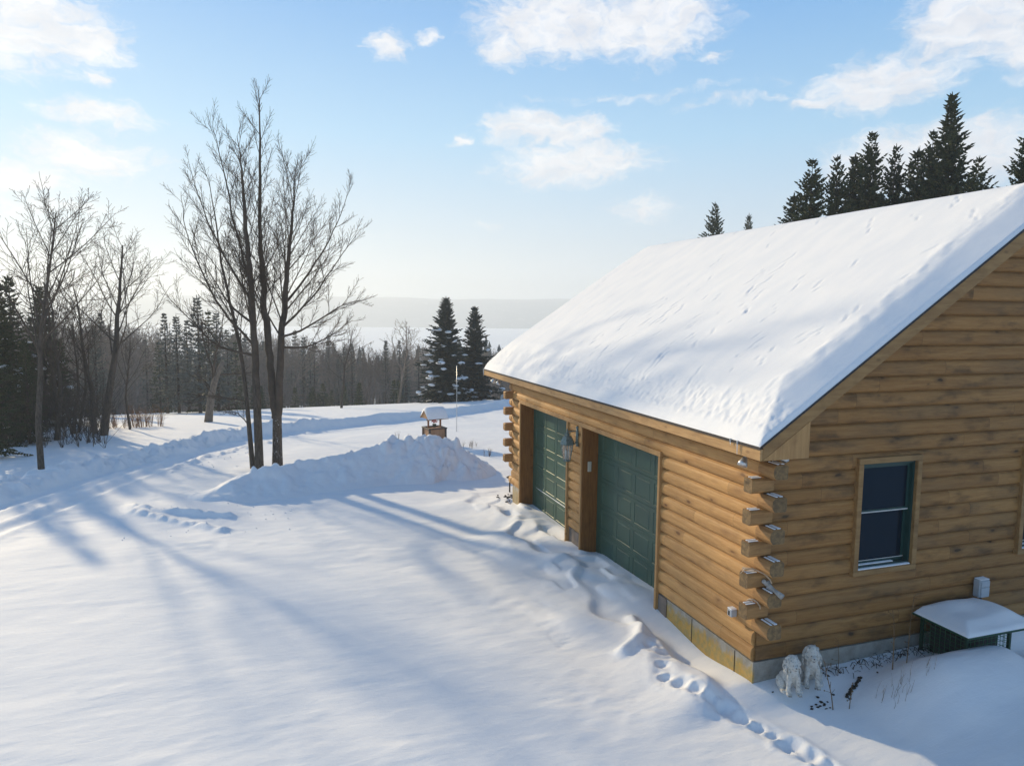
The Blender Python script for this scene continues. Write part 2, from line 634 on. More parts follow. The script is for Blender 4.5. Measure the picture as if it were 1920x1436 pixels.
def glass_mat():
    m, h, b = new_mat('window_glass')
    b.inputs['Base Color'].default_value = (.004, .012, .022, 1)
    b.inputs['Roughness'].default_value = .05
    b.inputs['Specular IOR Level'].default_value = .22
    tc = h.n('ShaderNodeTexCoord')
    bump(h, b, h.noise(tc.outputs['Object'], 2.0, 2), .06, .02)
    return m


M['glass'] = glass_mat()
M['clear'] = plain('lantern_glass', (.55, .58, .56), .12)
m_, h_, b_ = new_mat('lantern_clear_glass')
b_.inputs['Base Color'].default_value = (.9, .92, .9, 1)
b_.inputs['Roughness'].default_value = .1
b_.inputs['Transmission Weight'].default_value = .85
b_.inputs['IOR'].default_value = 1.1
M['clear'] = m_
m_, h_, b_ = new_mat('icicle_ice')
b_.inputs['Base Color'].default_value = (.9, .94, .97, 1)
b_.inputs['Roughness'].default_value = .12
b_.inputs['Transmission Weight'].default_value = .6
b_.inputs['IOR'].default_value = 1.3
M['ice'] = m_
M['verdigris'] = plain('verdigris_copper', (.17, .22, .21), .4, .35, var=.35, scale=25)
M['steel'] = plain('brushed_metal', (.55, .58, .6), .35, .8)
M['bulb'] = plain('frosted_bulb', (.75, .75, .72), .3)
M['keypad'] = plain('beige_plastic', (.50, .47, .38), .5)
M['bone'] = plain('weathered_bone', (.34, .33, .31), .8, var=.3, scale=18, bmp=.5)
M['antler'] = plain('pale_antler', (.45, .33, .22), .7, var=.25, scale=25)


def lion_mat():
    m, h, b = new_mat('flaking_white_stone')
    tc = h.n('ShaderNodeTexCoord')
    V = tc.outputs['Object']
    n = h.noise(V, 28, 5, .7)
    n2 = h.noise(V, 9, 4, .6)
    c = h.mix(h.ss(n2, .3, .7), (.50, .49, .45), (.66, .65, .62))
    c = h.mix(h.m('MULTIPLY', h.ss(n, .56, .64), .8), c, (.14, .13, .12))
    c = h.mix(h.m('MULTIPLY', h.ss(h.noise(V, 16, 4), .56, .7), .5), c, (.27, .30, .28))
    h.link(c, b.inputs['Base Color'])
    b.inputs['Roughness'].default_value = .85
    bump(h, b, h.m('ADD', n, n2), .7, .02)
    return m


M['lion'] = lion_mat()


def bark_mat(name, lo, hi, snow=0.0):
    m, h, b = new_mat(name)
    tc = h.n('ShaderNodeTexCoord')
    V = tc.outputs['Object']
    n = h.noise(h.vm('MULTIPLY', V, (9, 9, 2)), 2.5, 5, .7)
    n2 = h.noise(V, 2.0, 3)
    c = h.mix(h.ss(n, .3, .7), lo, hi)
    c = h.mix(h.m('MULTIPLY', h.ss(n2, .5, .8), .35), c, tuple(v * 1.5 for v in hi))
    if snow:
        sp = h.ss(h.noise(h.vm('MULTIPLY', V, (14, 14, 6)), 2.5, 4, .7), .70 - snow, .74 - snow * .8)
        c = h.mix(sp, c, (.8, .82, .85))
    h.link(c, b.inputs['Base Color'])
    b.inputs['Roughness'].default_value = .9
    b.inputs['Specular IOR Level'].default_value = .2
    bump(h, b, n, .8, .03)
    return m


M['bark'] = bark_mat('maple_bark', (.045, .035, .028), (.12, .098, .078))
M['bark_snow'] = bark_mat('snow_dusted_bark', (.045, .035, .028), (.12, .098, .078), .1)
M['bark_pale'] = bark_mat('pale_bark', (.10, .085, .07), (.24, .20, .165))
M['twig'] = plain('winter_twigs', (.085, .066, .052), .9, var=.3, scale=2, spec=.15)
M['twig_brown'] = plain('brown_brush', (.24, .20, .17), .9, var=.3, scale=1.5, spec=.1)  # lightened so brush in the far woods carries haze in its colour
M['red_brush'] = plain('russet_dry_stems', (.26, .13, .06), .9, var=.3, scale=4, spec=.1)
M['weed'] = plain('dry_weed_stems', (.17, .11, .06), .9, var=.4, scale=9, spec=.1)
M['leaf_dark'] = plain('dead_leaves', (.035, .028, .02), .9, var=.3)


def needle_mat(name, lo, hi, tip, scale=1.3):
    m, h, b = new_mat(name)
    tc = h.n('ShaderNodeTexCoord')
    oi = h.n('ShaderNodeObjectInfo')
    V = h.vm('ADD', tc.outputs['Object'], h.vm('MULTIPLY', (1, 1, 1), (0, 0, 0)))
    n = h.noise(V, scale, 4, .65)
    n2 = h.noise(V, 9, 3, .6)
    c = h.mix(h.ss(n, .3, .7), lo, hi)
    c = h.mix(h.m('MULTIPLY', h.ss(n2, .5, .75), .6), c, tip)
    c = h.mix(h.m('MULTIPLY', oi.outputs['Random'], .35), c, tuple(v * .7 + .006 for v in hi))
    h.link(c, b.inputs['Base Color'])
    b.inputs['Roughness'].default_value = .7
    b.inputs['Specular IOR Level'].default_value = .2
    return m


M['needle'] = needle_mat('spruce_needles', (.030, .045, .022), (.075, .092, .042), (.17, .15, .08))
M['needle_blue'] = needle_mat('blue_spruce_needles', (.024, .038, .032), (.055, .078, .066), (.12, .14, .11))
M['needle_grey'] = needle_mat('haze_pale_needles', (.085, .095, .080), (.16, .165, .14), (.38, .38, .36))  # grey-green lightened so the distance haze sits in the needle colour

# ------------------------------------------------------------------ terrain
SY, CYW = math.sin(YAW), math.cos(YAW)


def pq(x, y):
    dx, dy = x - CX, y - CY
    return dx * SY + dy * CYW, dx * CYW - dy * SY


def spot(k, p):
    """ground point at distance p down the valley and bearing k across it"""
    q = k * p
    return CX + q * CYW + p * SY, CY - q * SY + p * CYW


def G0(x, y):
    p, q = pq(x, y)
    z = np.interp(p, [0, 12, 22.5, 30, 37, 50, 60, 100, 250, 520, 1200, 9000],
                  [-.40, -.42, -.72, -1.05, -1.6, -2.6, -3.8, -8.8, -24, -41, -50, -60])
    w = sstep(33, 50, p)
    z = z + w * .05 * (np.clip(q, -42, 14) + 15) * np.clip((400 - p) / 200, 0, 1)
    return z


# polylines used by features
BERM_FOOT = [(-15.5, 8.0), (-13.4, 11.2), (-12.3, 13.3), (-11.4, 15.84), (-9.38, 18.9), (-7.14, 23.4), (-4.73, 26.4), (-.91, 29.6), (4.06, 32.5), (8.24, 35.0), (14, 38.2), (22, 41.5), (34, 44)]
RUT1 = [(-13.5, 4), (-12.3, 8.5), (-11.57, 10.96), (-10.95, 12.54), (-10.24, 14.82), (-9.3, 17.76), (-8.29, 20.61), (-6.6, 23.2), (-3.8, 26.0), (0, 28.4), (5, 31.4), (10, 34)]
RUT2 = [(-14.9, 6), (-13.2, 10.6), (-12.27, 13.0), (-11.63, 14.6), (-10.74, 17.0), (-9.3, 20.2), (-7.4, 23.0), (-4.6, 25.7)]
MOUND = [(-7.55, 11.9, .02), (-7.28, 12.3, .20), (-6.78, 12.6, .42), (-6.25, 13.0, .64), (-5.12, 13.6, .69), (-3.9, 14.0, .82), (-2.9, 14.3, .92), (-2.24, 14.4, 1.04), (-1.58, 14.4, 1.13), (-.95, 14.4, 1.2), (-.43, 14.2, 1.01), (-.1, 13.9, .72), (.12, 13.5, .35), (.4, 13.1, .0)]
PLOW_A = [(-9.25, 12.3), (-9.0, 11.7), (-8.5, 11.2), (-7.9, 10.95), (-7.3, 10.7), (-6.8, 10.5)]
PLOW_B = [(-9.0, 11.4), (-8.83, 11.15), (-8.07, 10.45), (-7.33, 9.8), (-6.85, 9.35)]
STEPS = [(-.75, 1.30), (-.66, 1.05), (-.86, .75), (-.98, .48), (-.88, .26), (-.80, .06), (-.70, -.12), (-.60, -.28), (-.52, -.48), (-.44, -.68), (-.36, -.86), (-.30, -1.08), (-.24, -1.3), (-.2, -1.5)]


def seg_dist(x, y, poly):
    """distance to polyline, parameter-interpolated third value, signed side"""
    best = np.full(x.shape, 1e9)
    val = np.zeros(x.shape)
    side = np.zeros(x.shape)
    run = np.zeros(x.shape)
    acc = 0.0
    for a, b in zip(poly[:-1], poly[1:]):
        ax, ay, bx, by = a[0], a[1], b[0], b[1]
        dx, dy = bx - ax, by - ay
        l2 = dx * dx + dy * dy
        t = np.clip(((x - ax) * dx + (y - ay) * dy) / l2, 0, 1)
        ex, ey = x - (ax + t * dx), y - (ay + t * dy)
        d = np.hypot(ex, ey)
        m = d < best
        best = np.where(m, d, best)
        if len(a) > 2:
            val = np.where(m, a[2] + (b[2] - a[2]) * t, val)
        side = np.where(m, np.sign(dx * ey - dy * ex), side)
        run = np.where(m, acc + t * math.sqrt(l2), run)
        acc += math.sqrt(l2)
    return best, val, side, run


def ground_z(x, y):
    x = np.asarray(x, float)
    y = np.asarray(y, float)
    z = G0(x, y)
    near = sstep(60, 30, np.hypot(x, y))
    # gentle drifts
    z = z + near * (.045 * fbm(x * .16, y * .3, 3, 3) + .011 * fbm(x * .6 + y * .2, y * 1.5, 3, 8))
    z = z + near * .008 * fbm(x * 2.0, y * 5.0, 3, 21)
    pm = sstep(.10, .34, vnoise(x * .45 + 5, y * .6, 90)) + .8 * sstep(.2, .36, vnoise(x * .9, y * 1.1, 92))
    z = z + near * .011 * pm * fbm(x * 4.2, y * 6.5, 3, 93)
    # sparse small scuffs
    sc = vnoise(x * 1.1, y * 1.6, 77)
    z = z - near * .02 * sstep(.45, .48, sc) * (.4 + np.abs(vnoise(x * 9, y * 14, 5)))
    # tyre ruts on the driveway
    for poly, dep in ((RUT1, .055), (RUT2, .05)):
        d, _, sd_, rn = seg_dist(x, y, poly)
        z = z - dep * sstep(.26, .06, d) + .03 * np.exp(-((d - .36) / .1) ** 2)
    # driveway slightly cut below the field
    d, _, sd_, rn = seg_dist(x, y, BERM_FOOT)
    road = sstep(3.6, 2.7, np.abs(d)) * (sd_ < 0)
    z = z - .03 * road * sstep(0, .6, d)
    # field behind the snow bank lies a bit higher
    z = z + .10 * sstep(.2, 1.6, d) * (sd_ > 0) * sstep(45, 25, y)
    # low plough ridges left of the mound
    for poly, hgt in ((PLOW_A, .13), (PLOW_B, .12)):
        d, _, sd_, rn = seg_dist(x, y, poly)
        z = z + hgt * np.exp(-(d / .13) ** 2) * (.55 + 1.3 * np.abs(vnoise(x * 4, y * 4, 9)))
    box = sstep(-9.6, -8.6, x) * sstep(-6.2, -7.0, x) * sstep(9.4, 11.6, y) * sstep(14.5, 12.5, y)
    z = z + .10 * box
    # clod trail beside the drive
    d, _, sd_, rn = seg_dist(x, y, [(-8.9, 17.0), (-8.0, 19.6), (-6.6, 22.0), (-5.6, 23.2)])
    z = z + .12 * sstep(.28, .05, d) * np.clip(vnoise(x * 5, y * 5, 31) * 2.5, 0, 1)
    # wind drift along the front wall: scoured trough against the wall, sharp ridge outside
    fw = sstep(-.6, .2, y) * sstep(12.5, 9.6, y)
    wall = np.interp(y, [0, .25, 1.0, 2.2, 2.6, 4.9, 5.3, 6.0, 9, 10], [-.24, -.29, -.35, -.27, -.19, -.28, -.35, -.32, -.34, -.44])
    t = sstep(-1.1, -.05, x)
    z = z * (1 - fw * t) + wall * fw * t
    ridge_x = -.78 + .25 * np.sin(y * 1.7) + .12 * np.sin(y * 4.1 + 1)
    rr = (x - ridge_x)
    z = z + fw * .15 * np.where(rr < 0, np.exp(-(rr / .6) ** 2), np.exp(-(rr / .16) ** 2)) * (.45 + .8 * np.clip(.5 + 1.2 * vnoise(y * .9 + 3, y * .2, 12), 0, 1.2))
    dd = sstep(-1.6, -.2, x) * sstep(.25, -.1, x) * sstep(2.4, 3.2, y) * sstep(12, 9, y)
    z = z + dd * (.06 * fbm(x * 1.7, y * 1.1, 3, 44) + .05 * sstep(.12, .2, vnoise(x * 2.3, y * 1.5, 63)) - .09 * sstep(.22, .34, vnoise(x * 2.1 + 4, y * 1.3, 50)))
    # scoured hollow + lip near the near corner
    e = ((x + .40) / .36) ** 2 + ((y - 1.15) / .80) ** 2
    z = z - .13 * np.exp(-e)
    d, _, _, rn = seg_dist(x, y, [(-.55, 2.2), (-.62, 1.75), (-.8, 1.5), (-1.15, 1.32)])
    z = z + .10 * np.exp(-(d / .10) ** 2)
    # footprints
    for i, (fx, fy) in enumerate(STEPS):
        k = .7 if i < 2 else 1.0
        k2 = (1.45 if i > 10 else 1.0) * (.8 + .45 * ((i * 37) % 10) / 10)
        k = k * (.7 + .5 * ((i * 53) % 10) / 10)
        r2 = ((x - fx) / (.085 * k2)) ** 2 + ((y - fy) / (.075 * k2)) ** 2
        z = z - .048 * k * np.exp(-r2 ** 1.6) + .014 * np.exp(-((np.sqrt(r2) - 1.45) / .4) ** 2) * (1 + 2 * vnoise(x * 14, y * 14, 3))
    d, _, _, rn = seg_dist(x, y, STEPS)
    z = z - .025 * sstep(.17, .05, d) * (.6 + 1.6 * np.abs(vnoise(x * 8, y * 8, 14))) + .015 * np.exp(-((d - .2) / .05) ** 2) * (.5 + vnoise(x * 6, y * 6, 19))
    # deep snow on the gable side
    gs = sstep(-.1, 1.3, x) * sstep(.35, -.6, y)
    z = z + gs * .10
    g2 = np.exp(-((y + 1.02) / .62) ** 2) * sstep(.8, 2.0, x) * sstep(3.5, 2.95, x)
    z = z + .46 * g2
    g3 = np.exp(-((y + 2.3) / 1.4) ** 2) * sstep(.3, 2.6, x)
    z = z + .22 * g3
    # trough at gable wall
    tr = sstep(-.45, -.08, y) * sstep(.8, .1, y) * sstep(-.2, .3, x) * sstep(12, 9, x)
    z = z * (1 - tr) + tr * (-.27 + .035 * np.clip(x, 0, 5) + .02 * fbm(x * 3, y * 3, 2, 6))
    return z


def axis(lo, segs, hi, grow=1.09, maxstep=90.):
    """segs: [(a, b, step)] fine intervals in order; grows geometrically outside"""
    xs = []
    for a, b, st in segs:
        n = max(1, int(round((b - a) / st)))
        xs += list(np.linspace(a, b, n, endpoint=False))
    xs.append(segs[-1][1])
    st = segs[0][2]
    left = []
    v = xs[0]
    while v > lo:
        st = min(st * grow, maxstep)
        v -= st
        left.append(v)
    st = segs[-1][2]
    right = []
    v = xs[-1]
    while v < hi:
        st = min(st * grow, maxstep)
        v += st
        right.append(v)
    return np.array(left[::-1] + xs + right)


gx = axis(-1400, [(-15, -9.5, .1), (-9.5, -2.0, .065), (-2.0, .2, .032), (.2, 4.2, .055)], 1600)
gy = axis(-60, [(-3.0, 2.6, .032), (2.6, 14.5, .065), (14.5, 26, .13)], 1900)
GX, GY = np.meshgrid(gx, gy)
GZ = ground_z(GX, GY)
gme = grid_mesh('snow_field', gx, gy, GZ, M['snow'])
go = obj_mesh('snow_field', gme)
tag(go, kind='structure')


def gz(x, y):
    return float(ground_z(np.array([x]), np.array([y]))[0])


# ploughed mound in front of the maples
def make_mound():
    xs = np.arange(-8.6, 2.2, .045)
    ys = np.arange(8.6, 17.0, .045)
    X, Y = np.meshgrid(xs, ys)
    d, hgt, side, run = seg_dist(X, Y, MOUND)
    south = side < 0
    wS = .75 + .85 * hgt
    wN = .8 + .8 * hgt
    wd = np.where(south, wS, wN)
    t = np.clip(1 - d / wd, 0, 1)
    prof = np.where(south, t ** 1.25, t ** 1.05)
    prof = prof * (1.12 - .12 * prof)
    B = hgt * prof
    rough = fbm(X * 1.6, Y * 1.6, 4, 91)
    clod = np.abs(vnoise(X * 5.5, Y * 5.5, 15)) + .6 * np.abs(vnoise(X * 11, Y * 11, 16)) + .8 * sstep(.22, .3, vnoise(X * 3.4, Y * 3.4, 18))
    amp = sstep(0, .25, B)
    B = B + amp * (.16 * rough + .12 * (clod - .3) * (.15 + .85 * sstep(-3.2, -1.2, X)))
    # a few big clods on the crest
    rnd = random.Random(4)
    for k in range(26):
        t_ = rnd.uniform(.1, 1) ** .6
        i = min(int(t_ * (len(MOUND) - 2)), len(MOUND) - 2)
        a, b = MOUND[i], MOUND[i + 1]
        f = rnd.random()
        px, py = a[0] + (b[0] - a[0]) * f + rnd.uniform(-.2, .2), a[1] + (b[1] - a[1]) * f + rnd.uniform(-.35, .2)
        r = rnd.uniform(.06, .17)
        q = np.hypot(X - px, Y - py) / r
        B = B + amp * r * .85 * np.sqrt(np.clip(1 - q * q, 0, 1))
    Z = ground_z(X, Y) + B - .05 * sstep(.10, .0, B) - .01
    cellB = (B[:-1, :-1] + B[1:, 1:] + B[1:, :-1] + B[:-1, 1:]) / 4
    me = grid_mesh('snow_mound', xs, ys, Z, M['snow_rough'], mask=cellB > .004)
    o = obj_mesh('snow_mound', me)
    tag(o, 'large ploughed snow mound with clods on its crest in front of the bare maples', 'snow mound')


make_mound()


def make_berm():
    xs = np.concatenate([np.arange(-19, -6, .07), np.arange(-6, 10, .1), np.arange(10, 36, .25)])
    ys = np.concatenate([np.arange(6, 24, .07), np.arange(24, 36, .1), np.arange(36, 52, .25)])
    X, Y = np.meshgrid(xs, ys)
    foot = BERM_FOOT
    d, _, side, run = seg_dist(X, Y, foot)
    s = np.where(side > 0, d, -d)       # positive behind the foot line
    H = np.interp(run, [0, 10, 16, 22, 30, 60], [.34, .36, .46, .50, .46, .45]) * (.9 + .28 * vnoise(run * .8, run * 0 + 2.5, 71))
    w = 1.25
    t = np.clip(s / w, 0, 1)
    prof = np.where(t < .42, sstep(0, .42, t), 1 - .75 * sstep(.42, 1, t))
    prof = np.where(s <= 0, 0, np.where(s >= w, 0, prof))
    amp = sstep(0, .3, prof)
    clod = fbm(X * 2.6, Y * 2.6, 4, 33) * .16 + (np.abs(vnoise(X * 5.5, Y * 5.5, 35)) - .2) * .26 + sstep(.2, .3, vnoise(X * 2.7, Y * 2.7, 39)) * .10
    leftish = sstep(-1, -6, X) * .75 + .25
    B = H * prof + amp * clod * leftish
    B = np.where((s > 0) & (s < w), B, -.03)
    Z = ground_z(X, Y) + B
    c = (s[:-1, :-1] > -.05) & (s[1:, 1:] > -.05) & (s[:-1, :-1] < w + .05) & (s[1:, 1:] < w + .05) & (run[:-1, :-1] > .3) & (run[:-1, :-1] < 62)
    # fade the back of the bank out into the field
    me = grid_mesh('snow_bank', xs, ys, Z, M['snow_rough'], mask=c)
    o = obj_mesh('snow_bank', me)
    tag(o, 'long ploughed snow bank following the far side of the driveway', 'snow bank')


make_berm()

# ------------------------------------------------------------------ frozen lake and far hills
m_, h_, b_ = new_mat('frozen_lake_snow')
g_ = h_.n('ShaderNodeNewGeometry')
n_ = h_.noise(h_.vm('MULTIPLY', g_.outputs['Position'], (.004, .002, 1)), 1.0, 5, .6)
h_.link(h_.mix(h_.ss(n_, .35, .7), (.80, .83, .88), (.87, .88, .9)), b_.inputs['Base Color'])
b_.inputs['Roughness'].default_value = .8
M['lake'] = m_


def fan_grid(name, ps, qs, zf, mat):
    P, Q = np.meshgrid(ps, qs)
    X = CX + Q * CYW + P * SY
    Y = CY - Q * SY + P * CYW
    Z = zf(P, Q)
    verts = np.stack([X, Y, Z], -1).reshape(-1, 3)
    n = len(ps)
    faces = [(r * n + c, (r + 1) * n + c, (r + 1) * n + c + 1, r * n + c + 1) for r in range(len(qs) - 1) for c in range(n - 1)]
    me = bpy.data.meshes.new(name)
    me.from_pydata([tuple(v) for v in verts], [], faces)
    me.polygons.foreach_set('use_smooth', [True] * len(faces))
    me.materials.append(mat)
    me.update()
    o = obj_mesh(name, me)
    tag(o, kind='structure')
    return o


fan_grid('lake', np.linspace(420, 2000, 6), np.linspace(-2200, 2200, 6), lambda P, Q: P * 0 - 38.0, M['lake'])
m_, h_, b_ = new_mat('wooded_hillside')
g_ = h_.n('ShaderNodeNewGeometry')
n_ = h_.noise(h_.vm('MULTIPLY', g_.outputs['Position'], (.006, .006, .02)), 1.0, 6, .65)
n2_ = h_.noise(h_.vm('MULTIPLY', g_.outputs['Position'], (.05, .05, .08)), 1.0, 3, .7)
c_ = h_.mix(h_.ss(n_, .4, .62), (.045, .055, .05), (.12, .115, .11))
c_ = h_.mix(h_.m('MULTIPLY', h_.ss(n2_, .55, .7), .35), c_, (.5, .5, .53))
h_.link(c_, b_.inputs['Base Color'])
b_.inputs['Roughness'].default_value = 1
M['hill'] = m_


def hillz(P, Q):
    t = sstep(1680, 2500, P)
    top = 98 + 16 * fbm(Q * .0011 + 3, P * .0006, 3, 5) - .012 * np.abs(Q - 200) - 14 * sstep(300, 1500, Q)
    return -42 + t * top + t * 5 * fbm(Q * .012, P * .006, 3, 9)


fan_grid('hills', np.linspace(1640, 3000, 40), np.linspace(-2600, 2600, 200), hillz, M['hill'])

# ------------------------------------------------------------------ garage
Y1, WD, GP = 2.352, 2.9, .741            # first opening start, width, gap
O2a, O2b = Y1, Y1 + WD                   # near door opening
O1a, O1b = Y1 + WD + GP, Y1 + 2 * WD + GP
HEAD = 2.18
WL = 9.62                                # far end of the front wall
RX, OV, OG, YE, SL, ZT = 4.49, .345, .388, 11.11, .675, 2.86
GW = 2 * RX                              # gable width
FLOOR = -.62

garage = empty('log_garage', (0, 0, 0), 'honey coloured log garage with two green doors under a snowy gable roof', 'garage')


def roofz(x):
    return ZT + SL * (min(x, GW - x) + OV)


def course_profile(z0, z1, bulge=.050, course=.2, n=8):
    """(offset, z) points of stacked D logs between z0 and z1"""
    pts = []
    k = int(math.floor(z0 / course + 1e-6))
    z = k * course
    while z < z1 - 1e-6:
        for i in range(n + 1):
            t = i / n
            zz = z + course * t
            if zz < z0 - 1e-6 or zz > z1 + 1e-6:
                continue
            u = abs(2 * t - 1)
            off = bulge * (1 - u ** 2.6) ** .62 if u < 1 else 0.0
            if pts and abs(pts[-1][1] - zz) < 1e-6:
                continue
            pts.append((off, zz))
        z += course
    return pts


def wall_front(mb, y0, y1, z0, z1):
    pr = course_profile(z0, z1)
    n = len(pr)
    vs = [(-o, y0, z) for o, z in pr] + [(-o, y1, z) for o, z in pr]
    back = .12
    vs += [(back, y0, z0), (back, y0, z1), (back, y1, z0), (back, y1, z1)]
    fs = [(i, i + 1, n + i + 1, n + i) for i in range(n - 1)]
    fs += [tuple(range(n)) + (2 * n + 1, 2 * n)]
    fs += [tuple(range(2 * n - 1, n - 1, -1)) + (2 * n + 2, 2 * n + 3)]
    mb.add(vs, fs)


mb = MB()
wall_front(mb, 0.0, O2a - .06, 0, 2.2)
wall_front(mb, O2b + .0, O1a - .06, 0, 2.2)
wall_front(mb, O1b, WL, 0, 2.2)
wall_front(mb, 0.0, WL, 2.2, 3.0)
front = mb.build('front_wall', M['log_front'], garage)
front['label'] = 'sunlit honey brown log wall around the garage doors'
# gable walls as stacked courses clipped by the roof slope
WIN = [(1.44, 2.51, .975, 2.55), (4.43, 5.50, .975, 2.55)]


def gable_wall(y, sgn, wins):
    mb = MB()
    n = 8
    k = 0
    z = 0.0
    while z < roofz(RX) - .15:
        for i in range(n):
            za, zb = z + .2 * i / n, z + .2 * (i + 1) / n
            def off(t):
                u = abs(2 * t - 1)
                return .034 * (1 - u ** 3.4) ** .62 if u < 1 else 0
            oa, ob = off(i / n), off((i + 1) / n)

            def lim(zz):
                xr = (zz + .06 - ZT) / SL - OV
                return max(0.0, xr)
            xa, xb = lim(za), lim(zb)
            if xb >= RX: break
            spans = [(None, None)]
            cuts = [(w[0], w[1]) for w in wins if za >= w[2] - 1e-6 and zb <= w[3] + 1e-6]
            edges = [('l', 0)] + cuts + [('r', 0)]
            xs = []
            prev = None
            segs = []
            left = 'l'
            for c in cuts:
                segs.append((left, c[0]))
                left = c[1]
            segs.append((left, 'r'))
            for a, b in segs:
                a0 = xa if a == 'l' else a
                a1 = xb if a == 'l' else a
                b0 = GW - xa if b == 'r' else b
                b1 = GW - xb if b == 'r' else b
                q = [(a0, y - sgn * oa, za), (b0, y - sgn * oa, za), (b1, y - sgn * ob, zb), (a1, y - sgn * ob, zb)]
                mb.add(q, [(0, 1, 2, 3) if sgn > 0 else (3, 2, 1, 0)])
        z += .2
    return mb


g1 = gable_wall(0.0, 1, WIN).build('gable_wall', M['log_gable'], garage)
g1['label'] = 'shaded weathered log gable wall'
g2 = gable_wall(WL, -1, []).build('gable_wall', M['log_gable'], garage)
mb = MB()
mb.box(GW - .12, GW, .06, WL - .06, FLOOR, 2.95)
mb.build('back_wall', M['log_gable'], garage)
mb = MB()          # inner backing so nothing shows through
mb.box(.16, GW - .16, .14, .16, 0, 2.9)
mb.prism([(.2, 2.9), (GW - .2, 2.9), (RX, 5.75)], .14, .16)
mb.build('inner_wall', M['dark'], garage)
# concrete foundation
mb = MB()
mb.box(-.025, .15, -.025, O2a - .06, FLOOR, -.003)
mb.box(.0, .15, O2b + .0, O1a - .06, FLOOR, -.003)
mb.box(.0, .15, O1b, WL, FLOOR, -.003)
mb.box(.15, GW, -.025, .12, FLOOR, -.003)
mb.box(.15, GW, WL - .12, WL + .02, FLOOR, -.003)
mb.box(.152, .42, O2a - .1, WL - .13, FLOOR, -.38)
mb.build_each('foundation', M['concrete'], garage)
mb = MB()          # vertical form joints in the concrete
for yy in (.34, 1.35):
    mb.box(-.029, -.0235, yy, yy + .012, -.5, -.01)
mb.build_each('concrete_joint', M['dark'], garage)
mb = MB()
mb.box(-.04, -.001, O2a - .30, O2a - .062, -.5, -.004)
mb.box(-.012, -.001, O2b + .01, O1a - .07, -.6, -.004)
mb.build_each('grey_skirt_board', plain('grey_weathered_board', (.17, .14, .12), .85, var=.3, scale=7), garage)

# door surrounds
mb = MB()
for a, b in ((O2a, O2b), (O1a, O1b)):
    mb.bbox(-.085, .0, a - .058, a, -.5, HEAD - .002, .006)               # near thin casing
    mb.bbox(-.075, -.0, b + .002, b + .050, -.5, HEAD - .002, .006)
mb.bbox(-.082, .02, O2a - .06, O1b + .05, HEAD, HEAD + .085, .006)          # long head casing
mb.build_each('door_casing', M['trim'], garage)
for a, b in ((O2a, O2b), (O1a, O1b)):
    mb = MB()
    mb.bbox(-.058, .30, b - .03, b - .0005, -.6, HEAD - .002, .004)
    p = mb.build('jamb_post', M['post'], garage)
    mb = MB()
    mb.box(.0, .30, a + .001, a + .02, -.6, HEAD - .002)
    mb.box(.0, .30, a + .021, b - .031, HEAD - .028, HEAD - .002)
    mb.build_each('jamb_lining', M['post'], garage)


def garage_door(a, b, label, snowline):
    """sectional door with 5 x 4 raised panels, plane x = .27"""
    X0 = .27
    y0, y1 = a + .02, b - .03
    zt, sec = HEAD - .045, .499
    z0 = zt - 5 * sec
    ncol = 4
    cw = .655
    ys0 = a + .10
    mb = MB()
    for r in range(5):
        za, zb = z0 + r * sec + .003, z0 + (r + 1) * sec - .003
        # section face is a frame; each panel is a recess with a raised field
        cols = [(ys0 + c * cw + .055, ys0 + (c + 1) * cw - .055) for c in range(ncol)]
        zc, zd = za + .062, zb - .062
        yy = [y0]
        for c0, c1 in cols:
            yy += [c0, c1]
        yy.append(y1)

        def quad(ya, yb, zA, zB, x=X0):
            mb.add([(x, ya, zA), (x, yb, zA), (x, yb, zB), (x, ya, zB)], [(3, 2, 1, 0)])
        for i in range(0, len(yy), 2):
            quad(yy[i], yy[i + 1], za, zb)
        for c0, c1 in cols:
            quad(c0, c1, za, zc)
            quad(c0, c1, zd, zb)
            # recess ring, sloping sides, raised field
            rings = [(0, 0), (.008, .008), (.026, .008), (.045, .001)]
            pr = []
            for ins, dep in rings:
                pr.append([(X0 + dep, c0 + ins, zc + ins), (X0 + dep, c1 - ins, zc + ins), (X0 + dep, c1 - ins, zd - ins), (X0 + dep, c0 + ins, zd - ins)])
            vs = [p for rg in pr for p in rg]
            fs = []
            for k in range(len(rings) - 1):
                for i in range(4):
                    j = (i + 1) % 4
                    fs.append((k * 4 + j, k * 4 + i, (k + 1) * 4 + i, (k + 1) * 4 + j))
            e = (len(rings) - 1) * 4
            fs.append((e + 3, e + 2, e + 1, e))
            mb.add(vs, fs)
        # section edges
        mb.add([(X0, y0, zb), (X0, y1, zb), (X0 + .012, y1, zb + .003), (X0 + .012, y0, zb + .003)], [(0, 1, 2, 3)])
        mb.add([(X0, y0, za), (X0, y1, za), (X0 + .012, y1, za - .003), (X0 + .012, y0, za - .003)], [(3, 2, 1, 0)])
    mb.box(X0 + .0135, X0 + .05, y0, y1, z0, zt)
    d = mb.build('garage_door', M['green'], garage)
    d['label'] = label
    if snowline:
        s = MB()
        zz = z0 + sec
        s.tube([(X0 - .004, y0 + .1 + .28 * i, zz + .004) for i in range(10)], [.003, .006, .008, .008, .009, .007, .005, .008, .006, .002], 5)
        s.build('snow_line', M['snow_small'], d)
    return d


garage_door(O2a, O2b, 'near green panelled garage door', False)
garage_door(O1a, O1b, 'far green panelled garage door with a line of snow', True)

